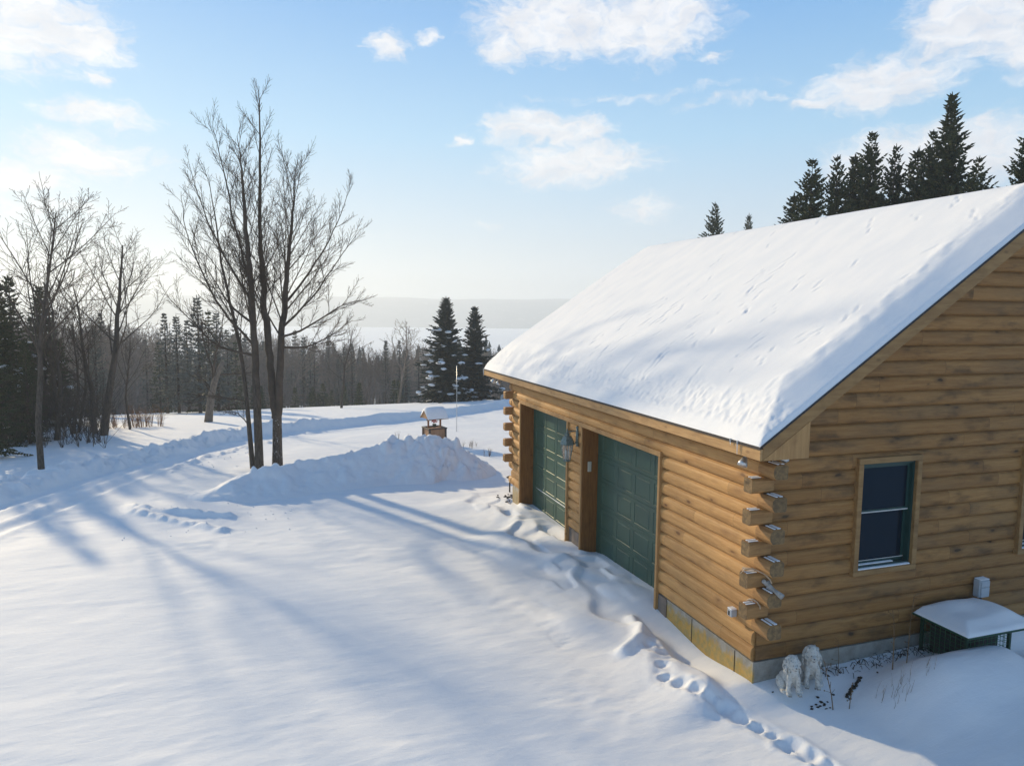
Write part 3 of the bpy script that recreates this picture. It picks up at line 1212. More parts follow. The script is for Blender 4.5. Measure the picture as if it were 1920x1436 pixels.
# corner log stubs
for c in range(14):
    z0, z1 = c * .2 + .008, c * .2 + .197
    rnd = random.Random(c)
    if c in (3, 5, 7, 9, 11):          # gable logs sticking out past the front wall
        L = .215 + rnd.uniform(-.012, .012)
        mb = MB()
        pr = [(-.105, z0 + .03), (-.105, z1 - .03), (-.075, z1), (.055, z1), (.065, z1 - .02), (.065, z0 + .02), (.055, z0), (-.075, z0)]
        mb.prism([(a, b) for a, b in pr], -L, .10, 'x')
        st = mb.build('log_end', M['stub'], garage)
        e = MB()
        e.prism([(a * .96, (b - z0 - .095) * .95 + z0 + .095) for a, b in pr], -L - .003, -L - .0005, 'x')
        e.build('end_grain', M['endgrain'], st)
        s = MB()
        s.bbox(-L + .01, -.06, -.066, -.040, z1 + .001, z1 + .010, .003)
        s.bbox(-L + .015, -.06, -.018, .012, z1 + .001, z1 + .012, .003)
        s.build_each('snow_strip', M['snow_small'], st)
    if c in (2, 4, 6, 8, 10, 12):      # front logs sticking out past the gable
        L = .285 + rnd.uniform(-.015, .015)
        mb = MB()
        pr = [(-.055, z0 + .05), (-.062, z0 + .1), (-.055, z1 - .04), (-.02, z1 - .005), (.13, z1), (.155, z1 - .02), (.155, z0 + .02), (.135, z0), (-.02, z0 + .005)]
        mb.prism(pr, -L, .0, 'y')
        st = mb.build('log_end', M['stub'], garage)
        e = MB()
        e.prism([((a - .05) * .96 + .05, (b - z0 - .095) * .95 + z0 + .095) for a, b in pr], -L - .003, -L - .0005, 'y')
        e.build('end_grain', M['endgrain'], st)
        s = MB()
        s.bbox(.0, .028, -L + .012, -.10, z1 + .001, z1 + .011, .003)
        s.bbox(.055, .10, -L + .012, -.10, z1 + .001, z1 + .013, .003)
        s.build_each('snow_strip', M['snow_small'], st)
    # far corner
    if c in (3, 5, 7, 9, 11):
        mb = MB()
        mb.bbox(-.25, .1, WL - .09, WL + .08, z0, z1, .02)
        st = mb.build('log_end', M['stub'], garage)
    if c in (0, 2, 4, 6, 8, 10, 12):
        mb = MB()
        pr = [(-.02, z0), (-.05, z0 + .04), (-.062, z0 + .095), (-.05, z1 - .035), (-.02, z1), (.13, z1), (.13, z0)]
        mb.prism(pr, WL + .001, WL + .17, 'y')
        mb.build('log_end', M['trim'], garage)

# windows
for wi, (x0, x1, z0, z1) in enumerate(WIN):
    w = MB()
    f = .078
    for q in ((x0, x1, z1 - f, z1), (x0, x1, z0, z0 + f * .9), (x0, x0 + f, z0 + f * .9 + .001, z1 - f - .001), (x1 - f, x1, z0 + f * .9 + .001, z1 - f - .001)):
        w.bbox(q[0], q[1], -.085, .0, q[2], q[3], .006)
    win = w.build('window', M['rake'], garage)
    a0, a1, b0, b1 = x0 + f, x1 - f, z0 + f * .9, z1 - f
    fr = MB()
    for q in ((a0, a1, b1 - .035, b1, ), (a0, a1, b0, b0 + .04), (a0, a0 + .03, b0 + .041, b1 - .036), (a1 - .03, a1, b0 + .041, b1 - .036)):
        fr.box(q[0] + .001, q[1] - .001, -.035, .10, q[2] + .001, q[3] - .001)
    mid = (b0 + b1) / 2 + .05
    # upper sash (outer) and lower sash
    for (c0, c1, d0, d1, yy) in ((a0 + .032, a1 - .032, mid - .02, b1 - .037, .012), (a0 + .032, a1 - .032, b0 + .042, mid + .02, .042)):
        t = .04
        for q in ((c0, c1, d1 - t, d1), (c0, c1, d0, d0 + t), (c0, c0 + t, d0 + t, d1 - t), (c1 - t, c1, d0 + t, d1 - t)):
            fr.box(q[0], q[1], yy, yy + .028, q[2], q[3])
    fr.build('frame', M['green_dark'], win)
    ln = MB()
    ln.box(a1 - .058, a1 - .033, .071, .095, b0 + .05, mid - .03)
    ln.box(a0 + .035, a1 - .035, .006, .0118, mid - .018, mid - .004)
    ln.box(a0 + .035, a1 - .035, .036, .0416, b0 + .082, b0 + .09)
    ln.build_each('white_track', M['white'], win)
    gl = MB()
    gl.box(a0 + .06, a1 - .06, .022, .026, mid, b1 - .06)
    gl.box(a0 + .06, a1 - .06, .052, .056, b0 + .07, mid)
    gl.build_each('pane', M['glass'], win)
    sn = MB()
    rnd = random.Random(5 + wi)
    sn.bbox(a0 + .01, a1 - .02, -.075, -.012, b0 + .004, b0 + .022, .006)
    sn.bbox(a0 + .04, a1 - .25, -.012, .035, b0 + .0415, b0 + .055, .005)
    sn.build_each('sill_snow', M['snow_small'], win)

# roof
roof = MB()
th = .024
for sgn in (0, 1):
    def X(x): return x if sgn == 0 else GW - x
    a = (X(-OV - .02), ZT - SL * .02)
    b = (X(RX), ZT + SL * (RX + OV))
    roof.prism([a, b, (b[0], b[1] - th), (a[0], a[1] - th)], -OG - .015, YE + .015)
rf = roof.build('roof', M['shingle'], garage)
fa = MB()
fa.bbox(-OV, -OV + .035, -OG + .001, YE, ZT - .175, ZT - .036, .004)
fa.bbox(GW + OV - .035, GW + OV, -OG, YE, ZT - .175, ZT - .036, .004)
fa.build_each('fascia', M['trim_y'], rf)
rk = MB()
for sgn in (0, 1):
    def X(x): return x if sgn == 0 else GW - x
    for (ya, yb) in ((-OG, -OG + .035), (YE - .035, YE)):
        rk.prism([(X(-OV + .036), ZT - .036 + SL * .036 - .0), (X(RX), roofz(RX) - .037), (X(RX), roofz(RX) - .235), (X(-OV + .036), ZT - .20 + SL * .036)], ya, yb)
rk.build_each('rake_board', M['rake'], rf)
so = MB()
for sgn in (0, 1):
    def X(x): return x if sgn == 0 else GW - x
    so.prism([(X(-OV + .04), ZT - .155), (X(-.0), ZT - .155 + .02), (X(-.0), ZT - .135 + .02), (X(-OV + .04), ZT - .135)], -OG + .04, YE - .04)
    so.prism([(X(.06), roofz(.06) - .10), (X(RX), roofz(RX) - .10), (X(RX), roofz(RX) - .12), (X(.06), roofz(.06) - .12)], -OG + .036, .03)
    so.prism([(X(.06), roofz(.06) - .10), (X(RX), roofz(RX) - .10), (X(RX), roofz(RX) - .12), (X(.06), roofz(.06) - .12)], WL, YE - .036)
so.build_each('soffit', M['rake'], rf)
bx = MB()          # boxed cornice return at the near eave
bx.prism([(-OV + .037, ZT - .173), (.345, ZT - .173), (.345, ZT + .27), (.31, ZT + .245), (-OV + .037, ZT - .19 + .02)], -OG + .012, -OG - .006)
bx.prism([(-OV + .04, ZT - .172), (.344, ZT - .172), (.344, ZT - .15), (-OV + .04, ZT - .15)], -OG + .013, -.07)
bx.build('cornice_return', M['trim'], rf)
pl = MB()          # top plate just under the soffit
pl.bbox(-.09, -.02, .3, WL + .35, 2.60, 2.69, .01)
pl.build('top_plate', M['post'], rf)

# snow on the roof
def make_roof_snow():
    xs = np.concatenate([np.arange(-OV - .012, .6, .022), np.arange(.6, RX + .6, .03), np.arange(RX + .6, GW + OV + .04, .15)])
    ys = np.concatenate([np.arange(-OG + .0, 2.2, .026), np.arange(2.2, YE + .03, .03)])
    X, Y = np.meshgrid(xs, ys)
    d = np.minimum(X, GW - X)
    smooth = RX - np.sqrt((X - RX) ** 2 + .18 ** 2)
    base = ZT + SL * (smooth + OV)
    eave = d + OV - .0                       # distance from the eave
    rk_ = np.minimum(Y + OG + .02, 99)        # distance from the near rake
    rf_ = YE + .02 - Y
    wob = .11 * fbm(X * .9, Y * .3, 3, 61)
    T = .28 + .02 * fbm(X * .35, Y * .3, 3, 62)
    ed_ = rk_ / (.44 + wob * 1.0)
    edge = np.clip(ed_, 0, 1) - .10 * np.exp(-((ed_ - 1) / .14) ** 2)
    edge2 = np.sqrt(np.clip(rf_ / .35, 0, 1))
    eg = np.sqrt(np.clip(eave / .10, 0, 1)) * .32 + .68 * sstep(0, 1.0, eave / .75)
    t = T * np.minimum(np.minimum(.14 + .86 * edge, .1 + .9 * edge2), eg)
    # icy rough strip along the eave
    strip = sstep(.04, .14, eave) * sstep(.62, .42, eave + .12 * vnoise(Y * 1.1, Y * .1, 7))
    t = t + strip * (.040 * np.abs(vnoise(X * 14, Y * 12, 70)) + .030 * np.abs(vnoise(X * 29, Y * 25, 71)) - .012)
    # broken wind crust beside the scoured rake strip
    cr = np.exp(-((rk_ - .50 - wob) / .12) ** 2)
    t = t + cr * .03 * np.clip(fbm(X * 5, Y * 5, 3, 80) + .1, -.1, .5)
    # long soft undulations running diagonally up the slope
    t = t + .010 * fbm(X * .8 + Y * .25, Y * .22 - X * .2, 3, 81) * edge
    # small wind-cut grooves and tracks
    rnd = random.Random(17)
    for k in range(120):
        if k < 50: cx_, cy_ = rnd.uniform(.1, 2.2), rnd.uniform(.2, 6.5)
        else: cx_, cy_ = rnd.uniform(.2, RX - .15), rnd.uniform(.1, YE - .4)
        L = rnd.uniform(.02, .10) * (1.8 if rnd.random() < .12 else 1)
        a = rnd.uniform(-.25, .35)
        n = rnd.choice([1, 1, 2, 3])
        for j in range(n):
            ux, uy = math.cos(a), math.sin(a)
            px = (X - cx_) * ux + (Y - cy_) * uy
            py = -(X - cx_) * uy + (Y - cy_) * ux
            mk = (np.abs(px) < L * 2) & (np.abs(py) < .15)
            g = np.exp(-(px / L) ** 4) * np.exp(-((py + .04 * np.sin(px * 14 + k)) / .017) ** 2)
            g2 = np.exp(-(px / L) ** 4) * np.exp(-((py - .05 + .04 * np.sin(px * 14 + k)) / .03) ** 2)
            t = t - .014 * g + .005 * g2
            cx_ += L * 2.1 * math.cos(a + .4) + rnd.uniform(-.05, .05)
            cy_ += rnd.uniform(-.02, .16)
    Z = base + np.maximum(t, .006)
    # skirt down to the deck
    Z[0, :] = base[0, :] - .0
    Z[-1, :] = base[-1, :] - .0
    Z[:, 0] = base[:, 0] + .0
    Z[:, -1] = base[:, -1] + .0
    me = grid_mesh('roof_snow', xs, ys, Z, M['snow_roof'])
    o = obj_mesh('roof_snow', me)
    tag(o, 'thick smooth snow blanket with small wind grooves lying on the garage roof', 'roof snow')


make_roof_snow()

# ------------------------------------------------------------------ things on the garage
def lantern():
    c = (-.20, 5.50, 1.62)
    r = empty('wall_lantern', (-.06, 5.62, 2.0), 'verdigris wall lantern with glass panes between the two garage doors', 'lantern')
    o = tuple(r.location)
    b = MB(o)
    b.tube([(-.055, 5.50, 1.76), (-.055, 5.50, 2.12)], [.032, .032], 10)
    b.blob((-.055, 5.50, 2.13), (.036, .036, .03))
    b.build('back_plate', M['verdigris'], r, True)
    a = MB(o)
    a.tube([(-.07, 5.5, 1.86), (-.12, 5.5, 1.80), (-.17, 5.5, 1.80), (-.22, 5.5, 1.83)], .012, 6)
    a.tube([(-.07, 5.5, 2.05), (-.13, 5.5, 2.07), (-.21, 5.5, 2.06), (-.27, 5.5, 2.06)], .010, 6)
    a.build_each('arm', M['verdigris'], r, True)
    cc = (-.27, 5.5, 0)
    h = MB(o)
    h.lathe(cc, [(.135, 1.80), (.152, 1.815), (.148, 1.83), (.125, 1.90), (.088, 1.965), (.05, 1.985), (.05, 2.01), (.058, 2.02), (.03, 2.035), (.018, 2.07), (.022, 2.085), (.006, 2.12)], 6)
    h.build('hood', M['verdigris'], r)
    g = MB(o)
    g.lathe(cc, [(.070, 1.50), (.126, 1.80)], 6)
    g.build('glass_pane', M['clear'], r)
    f = MB(o)
    for k in range(6):
        an = math.pi * k / 3
        f.tube([(cc[0] + .074 * math.cos(an), 5.5 + .074 * math.sin(an), 1.49), (cc[0] + .131 * math.cos(an), 5.5 + .131 * math.sin(an), 1.80)], .0055, 4)
    f.lathe(cc, [(.03, 1.455), (.07, 1.475), (.078, 1.50), (.06, 1.503)], 6)
    f.build('frame', M['verdigris'], r)
    bb = MB(o)
    for k in range(3):
        an = 2 * math.pi * k / 3
        bb.tube([(cc[0] + .03 * math.cos(an), 5.5 + .03 * math.sin(an), 1.51), (cc[0] + .03 * math.cos(an), 5.5 + .03 * math.sin(an), 1.66), (cc[0] + .03 * math.cos(an), 5.5 + .03 * math.sin(an), 1.72)], [.011, .011, .003], 6)
    bb.build_each('candle_bulb', M['bulb'], r, True)


lantern()
kp = MB((.09, O2b - .03, 1.40))
kp.bbox(.05, .125, O2b - .055, O2b - .0305, 1.30, 1.50, .006)
tag(kp.build('door_keypad', M['keypad']), 'beige door opener keypad on the brown post beside the near garage door', 'keypad')


def floodlight(x, y, z, label, tilt):
    r = empty('floodlight', (x, y, z), label, 'floodlight', 'silver floodlights under the eave')
    m_ = MB((x, y, z))
    m_.lathe((x, y, z), [(.04, -.012), (.045, 0), (.03, .02)], 12)
    m_.tube([(x, y, z - .005), (x - .02, y, z - .045)], .012, 8)
    m_.build('mount', M['steel'], r, True)
    c = MB((x, y, z))
    a = Vector((x - .02, y, z - .045))
    d = Vector((-.5, tilt, -.75)).normalized()
    pts = [a + d * t for t in (0, .03, .10, .13)]
    c.tube(pts, [.018, .03, .058, .062], 14)
    c.build('shade', M['steel'], r, True)
    return r


floodlight(-.22, .02, ZT - .155, 'silver cone floodlight under the near end of the eave', -.25)
floodlight(-.24, 10.35, ZT - .155, 'left of two silver floodlights under the far end of the eave', .3)
floodlight(-.24, 9.95, ZT - .155, 'right of two silver floodlights under the far end of the eave', -.3)
fl = MB((.15, -.18, ZT - .18))
fl.lathe((.16, -.2, ZT - .23), [(.02, -.03), (.055, 0), (.05, .025), (.02, .055)], 12)
tag(fl.build('corner_light', M['steel'], smooth=True), 'small silver lamp under the boxed cornice at the near corner', 'lamp')
ic = []
for (x, y, l, lab) in ((-OV - .022, YE - .02, .22, 'long icicle hanging from the far tip of the eave'), (-OV - .022, .02, .17, 'longest icicle at the near end of the eave'), (-OV - .022, .16, .08, 'short icicle left of the longest one at the near end of the eave')):
    i_ = MB((x, y, ZT - .02))
    n = 7
    i_.tube([(x, y, ZT + .0 - l * k / n) for k in range(n + 1)], [.012 * (1 - k / n) ** .8 + .0012 + .0015 * (k % 2) for k in range(n + 1)], 7)
    tag(i_.build('icicle', M['ice'], smooth=True), lab, 'icicle', 'icicles on the eave')

# grey box on the front wall and the junction box on the gable
e = empty('outlet_box', (-.07, .33, .53), 'small grey outlet box capped with snow on the front wall left of the log ends', 'outlet box')
b = MB(tuple(e.location))
b.bbox(-.14, -.05, .30, .39, .47, .565, .008)
b.build('housing', M['grey_box'], e)
b = MB(tuple(e.location))
b.box(-.143, -.1405, .335, .365, .485, .545)
b.build('cover_slot', M['dark'], e)
b = MB(tuple(e.location))
b.bbox(-.142, -.055, .298, .392, .566, .582, .006)
b.build('snow_cap', M['snow_small'], e)
e = empty('junction_box', (3.72, -.09, .56), 'grey electrical box on the gable wall above the snow-covered lid', 'electrical box')
b = MB(tuple(e.location))
b.bbox(3.63, 3.82, -.165, -.055, .45, .705, .014)
b.build('housing', M['grey_box'], e)
b = MB(tuple(e.location))
b.bbox(3.645, 3.805, -.177, -.166, .46, .60, .006)
b.bbox(3.645, 3.805, -.177, -.166, .606, .693, .006)
b.build('cover', M['grey_box'], e)
b = MB(tuple(e.location))
b.tube([(3.725, -.11, .45), (3.725, -.11, .2)], .016, 8)
b.build('conduit', M['dark'], e, True)
b = MB(tuple(e.location))
b.bbox(3.64, 3.81, -.165, -.06, .706, .716, .004)
b.build('snow_cap', M['snow_small'], e)

# wire cage with green lid and snow
def cage():
    x0, x1, y0, y1 = 2.48, 3.72, -.93, -.10
    zl = .375
    r = empty('wire_cage', (3.05, -.5, -.1), 'green wire cage with a green lid against the gable wall', 'cage')
    o = tuple(r.location)
    b = MB(o)
    b.bbox(x0, x1, y0, y1, zl - .03, zl, .006)
    b.build('lid', plain('dark_green_lid', (.012, .06, .03), .5), r)
    b = MB(o)
    cx0, cx1, cy0, cy1 = x0 + .18, x1 - .30, y0 + .16, y1 - .02
    for (x, y) in ((cx0, cy0), (cx1, cy0), (cx0, cy1), (cx1, cy1)):
        b.bbox(x - .02, x + .02, y - .02, y + .02, -.45, zl - .031, .004)
    b.build_each('corner_post', plain('dark_green_post', (.012, .05, .028), .5), r)
    b = MB(o)
    z = -.4
    while z < zl - .05:
        b.tube([(cx0, cy0, z), (cx1, cy0, z)], .0035, 4)
        b.tube([(cx0, cy0, z), (cx0, cy1, z)], .0035, 4)
        b.tube([(cx1, cy0, z), (cx1, cy1, z)], .0035, 4)
        z += .062
    x = cx0
    while x < cx1:
        b.tube([(x, cy0, -.42), (x, cy0, zl - .03)], .0035, 4)
        x += .075
    y = cy0
    while y < cy1:
        b.tube([(cx0, y, -.42), (cx0, y, zl - .03)], .0035, 4)
        b.tube([(cx1, y, -.42), (cx1, y, zl - .03)], .0035, 4)
        y += .075
    b.build('wire_mesh', plain('green_wire', (.04, .16, .08), .5), r)
    b = MB(o)
    b.bbox(cx0 + .08, cx1 - .08, cy0 + .08, cy1 - .05, -.45, .22, .02)
    b.build('inner_unit', plain('dark_unit', (.02, .03, .028), .6), r)
    # snow on the lid
    xs = np.linspace(x0 + .005, x1 - .005, 50)
    ys = np.linspace(y0 + .005, y1 - .005, 36)
    X, Y = np.meshgrid(xs, ys)
    ed = np.minimum(np.minimum(X - x0, x1 - X), np.minimum(Y - y0, y1 - Y + .12))
    hh = .075 * sstep(0, .26, ed) + .03 * np.sqrt(np.clip(ed / .05, 0, 1))
    hh = hh + .05 * np.exp(-(((X - 3.05) / .30) ** 2 + ((Y + .30) / .2) ** 2)) + .05 * np.exp(-(((X - 3.45) / .3) ** 2 + ((Y + .55) / .3) ** 2)) + .03 * fbm(X * 2.4, Y * 2.4, 2, 5) * sstep(0, .2, ed)
    Z = zl + .001 + hh
    Z[0, :] = zl + .001
    Z[-1, :] = zl + .001
    Z[:, 0] = zl + .001
    Z[:, -1] = zl + .001
    me = grid_mesh('lid_snow', xs, ys, Z, M['snow_roof'])
    ob = obj_mesh('lid_snow', me)
    tag(ob, 'rounded cushion of snow on the green lid of the wire cage', 'snow')


cage()


# stone lions
def lion(x, y, z, face, sc, label, turn=0.0):
    r = empty('stone_lion', (x, y, z), label, 'lion statue', 'stone lions at the corner of the garage')
    r.rotation_euler = (0, 0, face)
    r.scale = (sc, sc, sc)
    # built facing -Y, about .62 high; one skinned body grown with metaballs-like blended blobs
    rnd = random.Random(int(x * 100))
    parts = [  # centre, radii
        ((0, .02, .24), (.105, .13, .17)), ((0, .10, .14), (.13, .14, .13)), ((0, -.03, .32), (.11, .11, .13)),
        ((0, -.06, .44), (.115, .11, .125)), ((.0, -.05, .52), (.085, .085, .07)), ((0, -.155, .435), (.045, .06, .045)),
        ((.12, .06, .10), (.06, .13, .10)), ((-.12, .06, .10), (.06, .13, .10)), ((.13, -.06, .03), (.045, .09, .035)), ((-.13, -.06, .03), (.045, .09, .035)),
        ((.07, -.12, .20), (.04, .045, .14)), ((-.07, -.12, .20), (.04, .045, .14)), ((.075, -.135, .06), (.036, .04, .09)), ((-.075, -.135, .06), (.036, .04, .09)),
        ((.078, -.175, .018), (.042, .055, .026)), ((-.078, -.175, .018), (.042, .055, .026)),
        ((.075, -.03, .53), (.028, .02, .03)), ((-.075, -.03, .53), (.028, .02, .03)), ((0, -.10, .33), (.085, .07, .10))]
    mbd = MB()
    import bmesh
    for c, rr in parts:
        mbd.blob(c, rr, 14, 10)
    me = bpy.data.meshes.new('lion_body')
    me.from_pydata(mbd.v, [], mbd.f)
    me.materials.append(M['lion'])
    o = obj_mesh('body', me, r)
    rm = o.modifiers.new('rm', 'REMESH')
    rm.mode = 'VOXEL'
    rm.voxel_size = .011
    sm = o.modifiers.new('sm', 'SMOOTH')
    sm.factor = .6
    sm.iterations = 5
    tx = bpy.data.textures.new('mane', 'CLOUDS')
    tx.noise_scale = .035
    tx.noise_depth = 3
    dm = o.modifiers.new('dp', 'DISPLACE')
    dm.texture = tx
    dm.strength = .022
    dm.mid_level = .5
    rm.use_smooth_shade = True
    # mane tufts as a separate carved piece
    t = MB()
    for k in range(70):
        a = rnd.uniform(-2.6, 2.6)
        zz = rnd.uniform(.26, .57)
        rad = .10 * math.sqrt(max(0.05, 1 - ((zz - .42) / .19) ** 2)) + .012
        px, py = rad * math.sin(a), -.05 + rad * math.cos(a) * .95
        if py < -.09 and abs(px) < .05 and .38 < zz < .5: continue
        t.tube([(px, py, zz), (px * 1.12, (py + .05) * 1.12 - .05, zz - .035), (px * 1.05, (py + .05) * 1.05 - .05, zz - .075)], [.012, .018, .004], 6)
    t.build('mane', M['lion'], r, True)
    f = MB()
    for s in (-1, 1):
        f.blob((s * .03, -.168, .475), (.008, .006, .006), 8, 6)
        for k in range(3):
            f.tube([(s * (.06 + .018 * k), -.222, .022), (s * (.06 + .018 * k), -.232, .008)], [.006, .004], 5)
    f.blob((0, -.212, .452), (.014, .01, .009), 8, 6)
    f.tube([(-.025, -.195, .418), (0, -.21, .412), (.025, -.195, .418)], .004, 5)
    dk_ = plain('dark_carving', (.10, .095, .09), .9)
    for nm_, q_ in zip(['eye', 'claw', 'claw', 'claw', 'eye', 'claw', 'claw', 'claw', 'nose', 'mouth'], f.pieces()):
        q_.build(nm_, dk_, r, True)
    return r


lion(.27, -.36, -.23, R(-18), .80, 'left of two weathered white stone lion statues, nearer the garage corner')
lion(.63, -.30, -.22, R(-30), .86, 'right of two weathered white stone lion statues, farther from the garage corner')

# antlers and bone on the corner stubs
a = MB((-.1, 0, 1.21))
for k in range(6):
    r0 = random.Random(k)
    oy = .012 * (k - 3)
    a.tube([(-.27 + .02 * k, .05 + oy * 2, 1.20 - .015 * (k % 3)), (-.20, .01 + oy, 1.245), (-.10, -.05 + oy * .6, 1.245), (.0, -.13 + oy * .4, 1.20), (.05, -.18, 1.135), (.06, -.20, 1.09)], [.004, .008, .010, .010, .009, .008], 6)
tag(a.build('feather_bundle', M['antler'], smooth=True), 'pale curved bundle of dried stems draped over a corner log end', 'dried stems')
a = MB((.0, -.2, 1.07))
a.tube([(.02, -.12, 1.085), (.03, -.16, 1.075), (.04, -.20, 1.055), (.055, -.25, 1.03), (.07, -.31, 1.01), (.085, -.37, .985)], [.030, .034, .026, .022, .030, .036], 9)
a.blob((.0, -.13, 1.10), (.03, .03, .028))
a.blob((.05, -.15, 1.09), (.028, .03, .026))
tag(a.build('driftwood', M['bone'], smooth=True), 'grey weathered hollow branch lying on a front log end at the corner', 'driftwood')
a = MB((-.1, -.05, .82))
a.tube([(-.10, .05, .80), (-.10, .0, .835), (-.08, -.04, .845), (-.05, -.08, .825), (-.03, -.115, .78), (-.035, -.125, .75)], [.012, .013, .012, .011, .010, .008], 7)
tag(a.build('antler_tine', M['antler'], smooth=True), 'small pale curved antler hooked over the lowest left-hand log end', 'antler')


# wishing well
def well():
    x, y = .35, 20.6
    z = gz(x, y) + .17
    r = empty('wishing_well', (x, y, z), 'small wooden wishing well with a snow-capped roof behind the snow mound', 'wishing well')
    r.rotation_euler = (0, 0, R(12))
    r.scale = (1.06, 1.06, 1.06)
    b = MB()
    b.bbox(-.33, .33, -.30, .30, -.4, .46, .01)
    b.build('box', wood_mat('well_panels', (.30, .17, .10), (.42, .26, .16), (.2, .11, .06), (10, 10, 1)), r)
    b = MB()
    for sx in (-1, 1):
        for sy in (-1, 1):
            b.bbox(sx * .33 - .035, sx * .33 + .035, sy * .30 - .035, sy * .30 + .035, -.4, .46, .006)
    b.bbox(-.38, .38, -.36, -.27, .462, .50, .006)
    b.bbox(-.38, .38, .27, .36, .462, .50, .006)
    b.bbox(-.38, -.28, -.269, .269, .462, .50, .006)
    b.bbox(.28, .38, -.269, .269, .462, .50, .006)
    b.build_each('corner_trim', plain('dark_trim_paint', (.05, .04, .035), .6), r)
    b = MB()
    for sx in (-1, 1):
        b.bbox(sx * .25 - .03, sx * .25 + .03, -.03, .03, .50, 1.02, .006)
    b.build_each('post', wood_mat('well_posts', (.22, .10, .06), (.30, .15, .09)), r)
    b = MB()
    b.tube([(-.32, 0, .78), (.33, 0, .78)], .022, 8)
    b.build('crossbar', M['twig_brown'], r, True)
    b = MB()
    for s in (-1, 1):
        b.prism([(s * .36, .84), (0, 1.14), (0, 1.17), (s * .40, .84)], -.42, .42, 'x')
    b.prism([(-.34, .86), (.34, .86), (0, 1.13)], -.40, -.385, 'x')
    b.prism([(-.34, .86), (.34, .86), (0, 1.13)], .385, .40, 'x')
    rf_ = b.build('roof', wood_mat('well_roof_boards', (.36, .20, .10), (.45, .27, .14), (.2, .1, .05), (1, 10, 10)), r)
    s = MB()
    n = 14
    prof = []
    for i in range(n + 1):
        t = -1 + 2 * i / n
        prof.append((.40 * t, .86 + .34 * (1 - abs(t) ** 2.4) + .085 * math.sqrt(max(0, 1 - t * t))))
    secs = [(-.43, .0), (-.40, .62), (-.33, .9), (-.15, 1.0), (.1, 1.03), (.3, .92), (.38, .7), (.43, .0)]
    vs = []
    for xx, k in secs:
        for (yy, zz) in prof:
            bz = 1.165 - abs(yy) * .80
            vs.append((xx, yy, bz + max(.003, (zz - bz)) * k + .002))
    fs = [(i * (n + 1) + j, (i + 1) * (n + 1) + j, (i + 1) * (n + 1) + j + 1, i * (n + 1) + j + 1) for i in range(len(secs) - 1) for j in range(n)]
    s.add(vs, fs)
    s.build('roof_snow', M['snow_small'], r, True)
    # flower pot hangs inside
    f = empty('flower_pot', (x, y, z + .80), 'dark pot of red flowers standing in the wishing well', 'flower pot')
    b = MB()
    b.lathe((0, 0, -.28), [(.055, 0), (.085, .13), (.09, .135), (.0, .13)], 12)
    b.build('pot', plain('green_pot', (.04, .07, .06), .6), f)
    b = MB()
    rnd = random.Random(2)
    for k in range(26):
        a_, e_ = rnd.uniform(0, 6.28), rnd.uniform(-.3, 1.4)
        rr = rnd.uniform(.05, .12)
        b.blob((rr * math.cos(a_) * math.cos(e_), rr * math.sin(a_) * math.cos(e_), -.05 + rr * math.sin(e_)), (.03, .03, .025), 6, 4, .4, rnd)
    b.build('blossoms', plain('red_petals', (.55, .03, .03), .6), f)


well()

# flag pole / thin white pole, path light, distant tank
x, y = spot((856 - 960) / 1323.86, 33.0)
z = gz(x, y)
p = MB((x, y, z))
p.tube([(x, y, z - .2), (x, y, z + 3.1)], [.018, .013], 8)
p.blob((x, y, z + 3.11), (.022, .022, .022))
tag(p.build('pole', M['steel'], smooth=True), 'thin pale pole standing in the snow in front of the snowy spruce', 'pole')
e = empty('path_light', (.30, 10.75, gz(.30, 10.75)), 'black mushroom path light standing in the snow beyond the far garage corner', 'path light')
o_ = tuple(e.location)
b = MB(o_)
b.tube([(o_[0], o_[1], o_[2] - .1), (o_[0], o_[1], o_[2] + .34)], [.022, .022], 8)
b.build('post', plain('black_plastic', (.015, .015, .016), .5), e, True)
b = MB(o_)
b.lathe(o_, [(.10, .40), (.095, .415), (.03, .45), (.01, .46)], 14)
b.build('cap', M['dark'], e)
b = MB(o_)
b.lathe(o_, [(.03, .34), (.035, .40)], 10)
b.build('lens', M['bulb'], e)
x, y = spot((944 - 960) / 1323.86, 47.0)
z = gz(x, y)
e = empty('water_tank', (x, y, z), 'small pale upright tank with a dark opening beside the far spruces', 'tank')
b = MB((x, y, z))
b.lathe((x, y, z - .1), [(.2, 0), (.2, .45), (.17, .56), (.09, .62), (.02, .63)], 14)
b.build('body', plain('pale_tank', (.4, .4, .38), .6), e, True)
b = MB((x, y, z))
b.blob((x - .06, y - .17, z + .22), (.09, .06, .09))
b.build('opening', M['dark'], e, True)


# ------------------------------------------------------------------ tree generators
def orth(d):
    a = Vector((0, 0, 1)) if abs(d.z) < .9 else Vector((1, 0, 0))
    u = d.cross(a).normalized()
    return u, d.cross(u).normalized()


